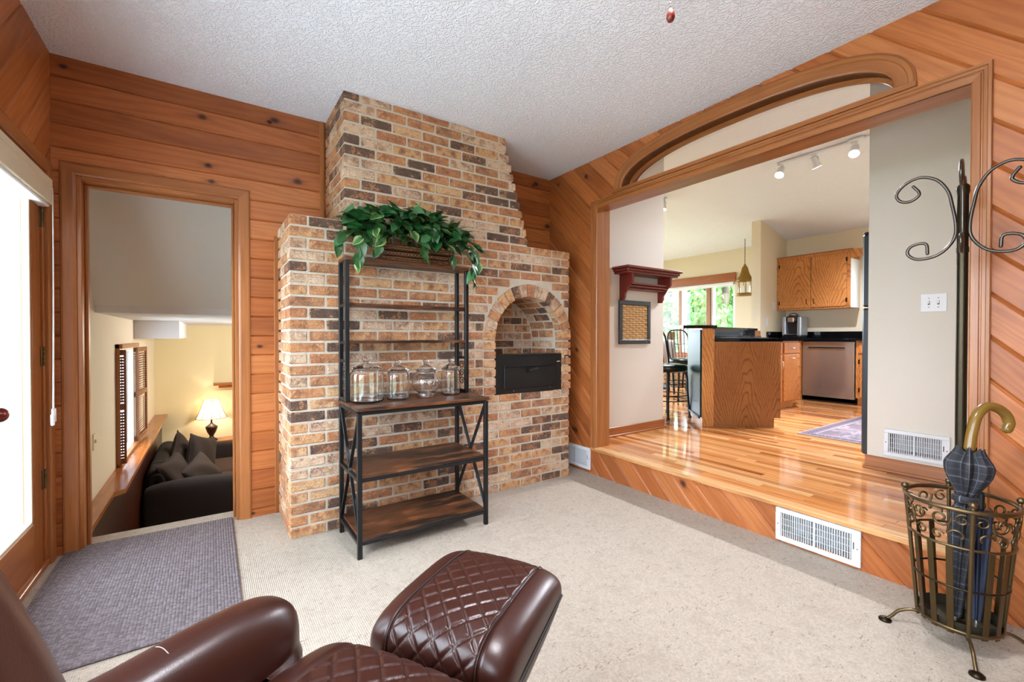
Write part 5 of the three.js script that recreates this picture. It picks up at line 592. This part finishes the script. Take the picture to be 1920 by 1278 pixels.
{ const f = thing('refrigerator', 'black refrigerator of which only the front edge shows past the passage wall', 'refrigerator', [0, 0, 0]), b = std({ color: '#0c1012', roughness: 0.35 }); part(f, 'body', bb(1.335, 2.06, FL + 0.03, 1.93, 2.11, 2.85, 0.01), b); part(f, 'door', bb(1.335, 2.06, FL + 0.06, 1.38, 2.045, 2.108, 0.012), b); part(f, 'freezer_door', bb(1.335, 2.06, 1.39, 1.93, 2.045, 2.108, 0.012), b); part(f, 'handle', [tube([[1.98, 0.8, 2.045], [1.98, 0.82, 2.0], [1.98, 1.3, 2.0], [1.98, 1.33, 2.045]], 0.011, 30, 8), tube([[1.98, 1.43, 2.045], [1.98, 1.45, 2.0], [1.98, 1.7, 2.0], [1.98, 1.72, 2.045]], 0.011, 30, 8)], b); part(f, 'hinge_cap', bb(1.34, 1.40, 1.93, 1.945, 2.05, 2.12, 0.004), M.black); }
{ const g = box(1.62, 0.008, 0.80, 2.79, FL + 0.0045, 1.735, 0.003), p = g.attributes.position, uv = new Float32Array(p.count * 2); for (let i = 0; i < p.count; i++) { uv[i * 2] = (p.getX(i) - 1.98) / 1.62; uv[i * 2 + 1] = (p.getZ(i) - 1.335) / 0.80; } g.setAttribute('uv', new THREE.BufferAttribute(uv, 2)); one('kitchen_rug', g, std({ map: rugTex, roughness: 0.95, color: '#b4b0b8' }), 'faded lilac patterned rug with a dark border on the kitchen strip floor', 'rug'); }
for (const [x, y, l] of [[4.475, 1.40, 'white double outlet plate on the partition above the worktop'], [4.70, 1.655, 'small cream switch plate on the partition beside the wall cabinet']]) { const s = thing('wall_plate', l, 'outlet', [x, y, ZP], 0); part(s, 'plate', box(0.075, 0.12, 0.007, 0, 0, 0.0035, 0.003), M.white); part(s, 'socket', [box(0.032, 0.03, 0.003, 0, 0.024, 0.0075, 0.001), box(0.032, 0.03, 0.003, 0, -0.024, 0.0075, 0.001)], M.vent); }

// ---------------------------------------------------------------- lights of the kitchen
function track(label, z0, z1, heads) {
  const x = 3.02, T = thing('track_light', label, 'track light', [x, KC(x), 0]); part(T, 'rail', box(0.034, 0.02, z1 - z0, 0, -0.014, (z0 + z1) / 2, 0.004), M.white); part(T, 'feed_box', box(0.10, 0.022, 0.14, 0.0, -0.012, mix(z0, z1, 0.62), 0.005), M.white);
  for (const [z, tx, tz] of heads) { const h = new THREE.Group(); h.name = 'lamp_head'; h.position.set(0, -0.11, z); T.add(h); const dir = V(tx, -1, tz).normalize(); part(T, 'stem', [box(0.03, 0.02, 0.06, 0, -0.03, z, 0.004), tube([[0, -0.035, z], [0.02, -0.06, z + 0.025], [0.02, -0.10, z + 0.035]], 0.006, 10, 6)], M.white);
    const q = new THREE.Quaternion().setFromUnitVectors(V(0, -1, 0), dir); const can = part(h, 'can', lathe([[0.0001, 0.06], [0.03, 0.058], [0.038, 0.04], [0.04, -0.03], [0.052, -0.075], [0.048, -0.075], [0.036, -0.03], [0.034, 0.03], [0.0001, 0.04]], 22), M.white); can.quaternion.copy(q); const bulb = part(h, 'bulb', lathe([[0.0001, -0.072], [0.03, -0.066], [0.043, -0.05], [0.03, -0.02], [0.0001, 0]], 18), std({ color: '#fffaf0', emissive: '#fbf8ff', emissiveIntensity: 9 })); bulb.quaternion.copy(q);
    const s = new THREE.SpotLight('#f2f4ff', 26, 0, 0.95, 0.6, 2); s.castShadow = true; s.shadow.radius = 2; s.position.set(x + dir.x * 0.085, KC(x) - 0.11 + dir.y * 0.085, z + dir.z * 0.085); s.target.position.copy(s.position).add(dir); scene.add(s, s.target); s.name = 'track_spot'; s.target.name = 'track_spot_target'; }
}
track('white ceiling track light with three lit spot heads over the kitchen', 0.66, 1.95, [[0.70, -0.75, 0.05], [1.06, 0.35, 0.25], [1.44, -0.75, 0.2]]);
track('short white track light with one lit head near the dining side', -2.2, -0.93, [[-0.98, -0.2, 0.1]]);
{ const N = thing('lantern', 'antique brass hanging lantern with a bell shaped roof and glass sides', 'lantern', [4.795, 0, -0.674]); const ch = []; for (let i = 0; i < 15; i++) { const y = 2.40 + i * 0.029; ch.push(new THREE.TorusGeometry(0.011, 0.0028, 5, 10).scale(0.7, 1.5, 1).rotateY(i % 2 ? Math.PI / 2 : 0).translate(0, y, 0)); } part(N, 'chain', ch, M.bronzeDark); part(N, 'roof', lathe([[0.0001, 2.395], [0.018, 2.39], [0.022, 2.365], [0.045, 2.335], [0.062, 2.26], [0.088, 2.195], [0.125, 2.145], [0.132, 2.125], [0.132, 2.105], [0.11, 2.10], [0.0001, 2.10]], 28), M.brass); part(N, 'base', lathe([[0.0001, 1.86], [0.125, 1.86], [0.132, 1.872], [0.125, 1.90], [0.11, 1.905], [0.0001, 1.905]], 28), M.brass); for (let i = 0; i < 6; i++) { const a = i / 6 * 6.283 + 0.4; part(N, 'bar', bar(V(0.106 * Math.cos(a), 1.90, 0.106 * Math.sin(a)), V(0.106 * Math.cos(a), 2.105, 0.106 * Math.sin(a)), 0.009), M.brass); } part(N, 'glass', new THREE.CylinderGeometry(0.101, 0.101, 0.19, 28, 1, true).translate(0, 2.0, 0), M.pane); part(N, 'candle', cyl(0.022, 0.022, 0.12, 0, 1.965, 0), std({ color: '#efe6d2', roughness: 0.6 })); }

// ---------------------------------------------------------------- bar stools
{ const B = thing('bar_stool', 'black bar stool with a round dark green seat nearest the passage wall', 'bar stool', [1.765, FL, 0.03], -0.13); const H = 0.62, k = M.blackMatte;
  part(B, 'seat', lathe([[0.0001, H - 0.095], [0.18, H - 0.095], [0.215, H - 0.075], [0.222, H - 0.04], [0.205, H - 0.012], [0.13, H - 0.001], [0.0001, H]], 40), M.seat);
  for (const [x, z] of [[1, 1], [-1, 1], [1, -1], [-1, -1]]) part(B, 'leg', [tube([[0.12 * x, H - 0.085, 0.12 * z], [0.145 * x, H - 0.13, 0.145 * z], [0.155 * x, 0.3, 0.155 * z], [0.172 * x, 0.01, 0.172 * z]], 0.013, 24, 8), cyl(0.016, 0.024, 0.02, 0.173 * x, 0.01, 0.173 * z, 12)], k);
  part(B, 'footrest', [new THREE.TorusGeometry(0.226, 0.007, 6, 40).rotateX(Math.PI / 2).translate(0, 0.20, 0), new THREE.TorusGeometry(0.221, 0.006, 6, 40).rotateX(Math.PI / 2).translate(0, 0.26, 0)], k);
  const hoop = [[-0.15, H - 0.04, -0.12], [-0.165, H + 0.15, -0.165], [-0.155, H + 0.33, -0.20], [-0.11, H + 0.40, -0.215], [0, H + 0.42, -0.22], [0.11, H + 0.40, -0.215], [0.155, H + 0.33, -0.20], [0.165, H + 0.15, -0.165], [0.15, H - 0.04, -0.12]]; part(B, 'back_hoop', tube(hoop, 0.011, 70, 8), k);
  for (const x of [-0.1, -0.05, 0, 0.05, 0.1]) part(B, 'spindle', tube([[x * 0.95, H - 0.02, -0.15], [x, H + 0.18, -0.185], [x * 1.05, H + 0.412 - Math.abs(x) * 0.12, -0.217]], 0.006, 16, 6), k);
  const s = B.clone(); s.name = nm('bar_stool'); s.position.set(3.14, FL, -0.70); s.rotation.y = -0.5; s.userData = { ...B.userData, label: 'black bar stool with a dark green seat behind the first, beside the peninsula post' }; scene.add(s); }

// ---------------------------------------------------------------- dining corner
{ const T = thing('dining_table', 'round dining table with a thin black rim before the dining window', 'table', [4.05, FL, -1.95]); part(T, 'top', lathe([[0.0001, 0.795], [0.52, 0.795], [0.54, 0.80], [0.54, 0.812], [0.52, 0.818], [0.0001, 0.818]], 48), std({ color: '#20211f', roughness: 0.12 })); part(T, 'pedestal', [lathe([[0.0001, 0.795], [0.10, 0.79], [0.05, 0.7], [0.04, 0.35], [0.07, 0.12], [0.26, 0.03], [0.27, 0], [0.0001, 0]], 28)], M.blackMatte); }
function diningChair(label, x, z, turn) { const C = thing('dining_chair', label, 'chair', [x, FL, z], turn), w = std({ color: '#dfe0e0', roughness: 0.8 }); part(C, 'seat', new RoundedBoxGeometry(0.44, 0.09, 0.44, 3, 0.03).translate(0, 0.45, 0), w); part(C, 'backrest', pad({ a: 0.04, b: 0.21, w: 0.21, n: 3, en: 2.4, nl: 40, ns: 20, shape: ([a, b, c]) => [c, 0.68 + b, -0.21 + a - b * 0.12] }), w); for (const [a, b] of [[1, 1], [-1, 1], [1, -1], [-1, -1]]) part(C, 'leg', bar(V(0.18 * a, 0.41, 0.18 * b), V(0.2 * a, 0, 0.2 * b), 0.03), M.blackMatte); }
diningChair('white upholstered dining chair at the left of the round table', 3.55, -1.45, 2.4); diningChair('white upholstered dining chair beyond the stools by the window', 4.45, -1.35, 3.9);
{ const C = thing('candlestick', 'turned brown candlestick standing on the round dining table', 'candlestick', [3.98, FL + 0.818, -1.80]); part(C, 'stem', lathe([[0.0001, 0], [0.05, 0], [0.05, 0.012], [0.012, 0.03], [0.010, 0.14], [0.022, 0.17], [0.012, 0.2], [0.012, 0.26], [0.0001, 0.26]], 20), M.brass); part(C, 'finial', new THREE.OctahedronGeometry(0.075).scale(0.55, 1.3, 0.55).translate(0, 0.33, 0), M.brass); }
{ const C = thing('flower_pot', 'tan pot standing on the dining window sill', 'pot', [XF - 0.02, 0.805, -1.83]); C.position.set(4.42, FL + 0.818, -1.85); part(C, 'pot', lathe([[0.0001, 0], [0.05, 0], [0.075, 0.12], [0.08, 0.20], [0.07, 0.205], [0.06, 0.12], [0.0001, 0.1]], 24), std({ color: '#b89468', roughness: 0.8 })); C.userData.label = 'tan tapered pot standing on the far side of the round table'; }
{ const C = thing('wicker_chest', 'low brown wicker chest on the floor under the dining window', 'chest', [XF - 0.24, FL, -2.2]); const wk = []; for (let r = 0; r < 8; r++) for (let i = 0; i < 22; i++) wk.push(cham(0.03, 0.032, 0.052, 0.008).translate(-0.205 + ((i + r) % 2) * -0.008, 0.03 + r * 0.036, -0.60 + i * 0.056)); part(C, 'body', box(0.38, 0.30, 1.22, 0, 0.15, 0, 0.01), std({ color: '#7a5a3c', roughness: 0.9 })); const m = part(C, 'weave', wk, std({ color: '#b08a62', roughness: 0.9 })); m.userData.kind = 'stuff'; part(C, 'lid', box(0.42, 0.03, 1.26, 0, 0.315, 0, 0.01), std({ color: '#c9a67c', roughness: 0.8 })); }

// ---------------------------------------------------------------- den furniture
{ const S = thing('sofa', 'dark brown fabric sofa with wide arms in the den below the doorway', 'sofa', [0, 0, 0]); const x0 = -3.29, x1 = -2.28, z0 = -4.76, z1 = -2.60;
  for (const zc of [z1 - 0.13, z0 + 0.13]) part(S, 'arm', pad({ a: 0.135, b: 0.32, w: (x1 - x0) / 2, n: 3.4, en: 7, nl: 60, ns: 30, shape: ([a, b, c]) => [(x0 + x1) / 2 + c, -0.735 + b + 0.02 * Math.sin((c + 0.4) * 5), zc + a] }), M.sofa);
  part(S, 'back', pad({ a: 0.12, b: 0.38, w: (z1 - z0) / 2 - 0.2, n: 3.4, en: 7, nl: 60, ns: 24, shape: ([a, b, c]) => [x0 + 0.12 + a - b * 0.08, -0.66 + b, (z0 + z1) / 2 + c] }), M.sofa); part(S, 'base', bb(x0 + 0.05, x1 - 0.03, DF + 0.06, -0.78, z0 + 0.24, z1 - 0.24, 0.02), M.sofa);
  for (const k of [0, 1]) { const a = mix(z0 + 0.27, z1 - 0.27, k / 2), b = mix(z0 + 0.27, z1 - 0.27, (k + 1) / 2); part(S, 'seat_cushion', pad({ a: 0.36, b: 0.085, w: (b - a) / 2, n: 4, en: 6, nl: 60, ns: 24, shape: ([x, y, c]) => [x1 - 0.37 + x, -0.69 + y, (a + b) / 2 + c] }), M.sofaSeat); }
  part(S, 'foot', [[x0 + 0.1, z0 + 0.1], [x1 - 0.1, z0 + 0.1], [x0 + 0.1, z1 - 0.1], [x1 - 0.1, z1 - 0.1]].map(([x, z]) => cyl(0.03, 0.025, 0.06, x, DF + 0.03, z, 12)), M.blackMatte); }
function pillow(label, x, y, z, ry, rx, rz, size, mat) { const P = thing('throw_pillow', label, 'pillow', [x, y, z]); P.rotation.set(rx, ry, rz, 'YXZ'); const N = 26, pos = [], uv = [], id = []; for (const f of [1, -1]) for (let i = 0; i <= N; i++) for (let j = 0; j <= N; j++) { const u = i / N * 2 - 1, v = j / N * 2 - 1, e = (1 - Math.abs(u) ** 3.2) * (1 - Math.abs(v) ** 3.2), pin = 1 - 0.09 * (1 - Math.abs(u)) * Math.abs(v) ** 4 * 0 - 0.10 * (1 - v * v) * Math.abs(u) ** 6 - 0.10 * (1 - u * u) * Math.abs(v) ** 6; const wr = 0.010 * Math.sin(u * 5 + v * 3) * e; pos.push(u * size / 2 * pin, v * size / 2 * pin, f * (0.085 * Math.max(0, e) ** 0.55 + wr)); uv.push(i / N, j / N); }
  const M2 = (N + 1) * (N + 1); for (let f = 0; f < 2; f++) for (let i = 0; i < N; i++) for (let j = 0; j < N; j++) { const o = f * M2 + i * (N + 1) + j; f ? id.push(o, o + 1, o + N + 1, o + 1, o + N + 2, o + N + 1) : id.push(o, o + N + 1, o + 1, o + 1, o + N + 1, o + N + 2); } const g = new THREE.BufferGeometry(); g.setAttribute('position', new THREE.Float32BufferAttribute(pos, 3)); g.setAttribute('uv', new THREE.Float32BufferAttribute(uv, 2)); g.setIndex(id); g.computeVertexNormals(); part(P, 'cover', g, mat); const e = []; for (let k = 0; k <= 60; k++) { const t = k / 60 * 4, s = Math.floor(t) % 4, q = (t - Math.floor(t)) * 2 - 1, [u, v] = [[q, -1], [1, q], [-q, 1], [-1, -q]][s], pin = 1 - 0.10 * (1 - v * v) * Math.abs(u) ** 6 - 0.10 * (1 - u * u) * Math.abs(v) ** 6; e.push([u * size / 2 * pin, v * size / 2 * pin, 0]); } e.pop(); part(P, 'piping', tube(e, 0.006, 120, 6, true), mat); }
pillow('dark brown throw pillow at the left, resting on the sofa back nearest the wooden ledge', -3.02, -0.42, -3.02, 1.15, -0.42, 0.15, 0.46, M.pillow);
pillow('lighter brown throw pillow in front leaning on the dark one by the sofa arm', -2.80, -0.45, -3.10, 0.75, -0.35, 0.5, 0.38, M.denim);
pillow('dark throw pillow at the back of the sofa with a pointed upper corner', -3.0, -0.36, -3.80, 1.3, -0.25, 0.6, 0.46, M.pillow);
pillow('brown throw pillow standing tallest on the sofa seat near the lamp', -2.80, -0.36, -3.72, 0.95, -0.15, -0.35, 0.46, M.pillow);
{ const T = thing('side_table', 'light wooden side table behind the far sofa arm carrying the lamp', 'table', [-2.55, DF, -4.93]); part(T, 'top', wbb(-0.5, 0.5, 0.615, 0.645, -0.155, 0.155), M.ledge); for (const [x, z] of [[-0.45, -0.12], [0.45, -0.12], [-0.45, 0.12], [0.45, 0.12]]) part(T, 'leg', bb(x - 0.02, x + 0.02, 0, 0.615, z - 0.02, z + 0.02), M.casing); }
{ const y = DF + 0.645, L = thing('table_lamp', 'lit table lamp with a cream panelled shade and bronze urn base', 'lamp', [-2.695, y, -4.91]); part(L, 'base', lathe([[0.0001, 0], [0.075, 0], [0.08, 0.015], [0.045, 0.03], [0.025, 0.06], [0.03, 0.075], [0.06, 0.13], [0.078, 0.19], [0.08, 0.21], [0.06, 0.225], [0.045, 0.24], [0.028, 0.25], [0.014, 0.27], [0.012, 0.33], [0.0001, 0.33]], 28), std({ color: '#3c2a1e', roughness: 0.3, metalness: 0.4 })); part(L, 'neck', cyl(0.012, 0.012, 0.06, 0, 0.33, 0), M.brass);
  const sh = phy({ color: '#f6ead0', roughness: 0.95, transmission: 0.5, thickness: 0, side: THREE.DoubleSide }), P = [], n = 8; const s = (a) => 1; const prof = [[0.205, 0.345], [0.17, 0.42], [0.14, 0.50], [0.115, 0.575], [0.105, 0.62]]; part(L, 'shade', new THREE.LatheGeometry(prof.map((p) => new THREE.Vector2(...p)), 10), sh); const ribs = []; for (let i = 0; i < 10; i++) { const a = i / 10 * 6.2832; ribs.push(tube(prof.map(([r, yy]) => [(r + 0.001) * Math.sin(a), yy, (r + 0.001) * Math.cos(a)]), 0.0035, 12, 5)); } for (const [r, yy] of [prof[0], prof[4]]) ribs.push(new THREE.TorusGeometry(r, 0.004, 5, 40).rotateX(Math.PI / 2).translate(0, yy, 0)); part(L, 'shade_trim', ribs, std({ color: '#8f7a58', roughness: 0.8 }));
  part(L, 'bulb', ball(0.032, 0, 0.46, 0), std({ color: '#fff0d0', emissive: '#fff0dc', emissiveIntensity: 2.5 })); const l = new THREE.PointLight('#fff0dc', 0.55, 0, 2); l.position.set(0, 0.46, 0); l.shadow.radius = 1.4; l.castShadow = true; L.add(l); }
one('wall_shelf', [wbb(-2.668, -1.9, 0.405, 0.44, -5.1, -4.93), wbb(-2.60, -1.9, 0.36, 0.405, -5.1, -4.99)], M.ledge, 'short wooden mantel shelf on the far den wall', 'shelf');
function shutter(label, z0, z1, x, y0, y1, ry, hinge) { const S = thing('shutter', label, 'shutter', [x, 0, hinge], ry), w = Math.abs(z1 - z0), d = Math.sign(z1 - z0), sh = std({ color: '#7a4426', roughness: 0.4 }), st = Math.min(0.035, w * 0.3); const B = (a, b, c, e, t = 0.022) => bb(-t / 2, t / 2, c, e, Math.min(d * a, d * b), Math.max(d * a, d * b), 0.003);
  part(S, 'frame', [B(0, st, y0, y1), B(w - st, w, y0, y1), B(st, w - st, y0, y0 + 0.05), B(st, w - st, y1 - 0.05, y1), B(st, w - st, (y0 + y1) / 2 - 0.03, (y0 + y1) / 2 + 0.03)], sh); for (let y = y0 + 0.065; y < y1 - 0.06; y += 0.026) { if (Math.abs(y - (y0 + y1) / 2) < 0.042) continue; part(S, 'slat', box(0.024, 0.004, w - 2 * st, 0, 0, 0, 0.001).rotateZ(0.7).translate(0, y, d * w / 2), sh); } part(S, 'tilt_rod', [B(w / 2 - 0.004, w / 2 + 0.004, y0 + 0.08, (y0 + y1) / 2 - 0.05, 0.006), B(w / 2 - 0.004, w / 2 + 0.004, (y0 + y1) / 2 + 0.05, y1 - 0.08, 0.006)].map((g) => g.translate(0.016, 0, 0)), sh); }
shutter('brown louvred shutter folded out past the far side of the den window', 0, -0.54, XC + 0.03, 0.03, 1.05, -0.05, -2.985); shutter('brown louvred shutter folded into a narrow stack at the near side of the den window', 0, 0.06, XC + 0.012, 0.03, 1.05, 1.7, -1.912);
{ const s = thing('light_switch', 'cream switch plate on the den wall inside the doorway', 'switch', [XC, 0.412, -1.01], Math.PI / 2); part(s, 'plate', box(0.07, 0.115, 0.006, 0, 0, 0.003, 0.0025), M.blind); part(s, 'toggle', box(0.01, 0.024, 0.014, 0, 0.003, 0.010, 0.002), M.blind); }
{ const L = thing('ceiling_light', 'round flush ceiling light of the den, out of sight behind the door jamb', 'ceiling light', [-1.7, 1.346, -3.2]); part(L, 'plate', cyl(0.16, 0.16, 0.02, 0, -0.01, 0, 32), M.white); part(L, 'lamp_diffuser', lathe([[0.0001, -0.10], [0.08, -0.09], [0.14, -0.05], [0.15, -0.02], [0.0001, -0.02]], 32), std({ color: '#fff4e0', emissive: '#ffe6c0', emissiveIntensity: 3 })); const l = new THREE.PointLight('#fff4e4', 7, 0, 2); l.position.set(0, -0.16, 0); l.shadow.radius = 5; l.castShadow = true; L.add(l); }

// ---------------------------------------------------------------- trees outside the dining window
function tree(label, x, z, h, R, n, tint, lo = 0) { const T = thing('tree', label, 'tree', [x, -1.2, z]); part(T, 'trunk', tube([[0, 0, 0], [0.06, h * 0.3, 0.03], [0, h * 0.6, -0.04], [0.05, h * 0.85, 0]], 0.11, 20, 8), std({ map: bark, roughness: 0.95 })); const g = new THREE.PlaneGeometry(0.12, 0.17, 1, 2), p = g.attributes.position; for (let i = 0; i < p.count; i++) { const y = p.getY(i); p.setX(i, p.getX(i) * (Math.abs(y) > 0.05 ? 0.25 : 1)); p.setZ(i, -Math.abs(p.getX(i)) * 0.4); } g.computeVertexNormals();
  const m = phy({ color: tint, roughness: 0.55, transmission: 0.35, thickness: 0, side: THREE.DoubleSide }), I = new THREE.InstancedMesh(g, m, n), o = new THREE.Object3D(), c = new THREE.Color(); const blobs = []; for (let i = 0; i < 26; i++) { const a = rr(0, 6.283), r = R * Math.sqrt(rnd()); blobs.push([r * Math.cos(a), mix(lo, h, rnd()), r * Math.sin(a), rr(0.4, 0.95)]); }
  for (let i = 0; i < n; i++) { const b = blobs[i % 26], v = V(rr(-1, 1), rr(-1, 1), rr(-1, 1)).normalize().multiplyScalar(b[3] * Math.cbrt(rnd())); o.position.set(b[0] + v.x, b[1] + v.y * 0.8, b[2] + v.z); o.rotation.set(rr(-3, 3), rr(-3, 3), rr(-3, 3)); o.scale.setScalar(rr(0.6, 1.25)); o.updateMatrix(); I.setMatrixAt(i, o.matrix); const q = rr(0.6, 1.35); I.setColorAt(i, c.setRGB(q, q * rr(0.9, 1.05), q * rr(0.7, 1))); } I.name = 'foliage'; I.userData.kind = 'stuff'; T.add(I); }
tree('bright green leafy tree seen through the left dining window pane', 9.6, -5.7, 5.0, 1.3, 6760, '#7db04e'); tree('fresh green tree filling the middle dining window pane', 10.6, -5.0, 5.4, 1.4, 6760, '#8fba58'); tree('darker green tree at the right of the dining window', 9.8, -3.9, 4.6, 1.2, 6240, '#5c9852'); tree('low green bush beyond the middle pane of the dining window', 8.6, -4.3, 2.6, 1.0, 4160, '#68a24c'); tree('pale green tree far behind the others outside the dining room', 14.0, -7.2, 6.5, 2.2, 6760, '#a0c270');

scene.traverse((o) => { if (o.isMesh) { o.castShadow = true; o.receiveShadow = true; } });
renderer.render(scene, camera);
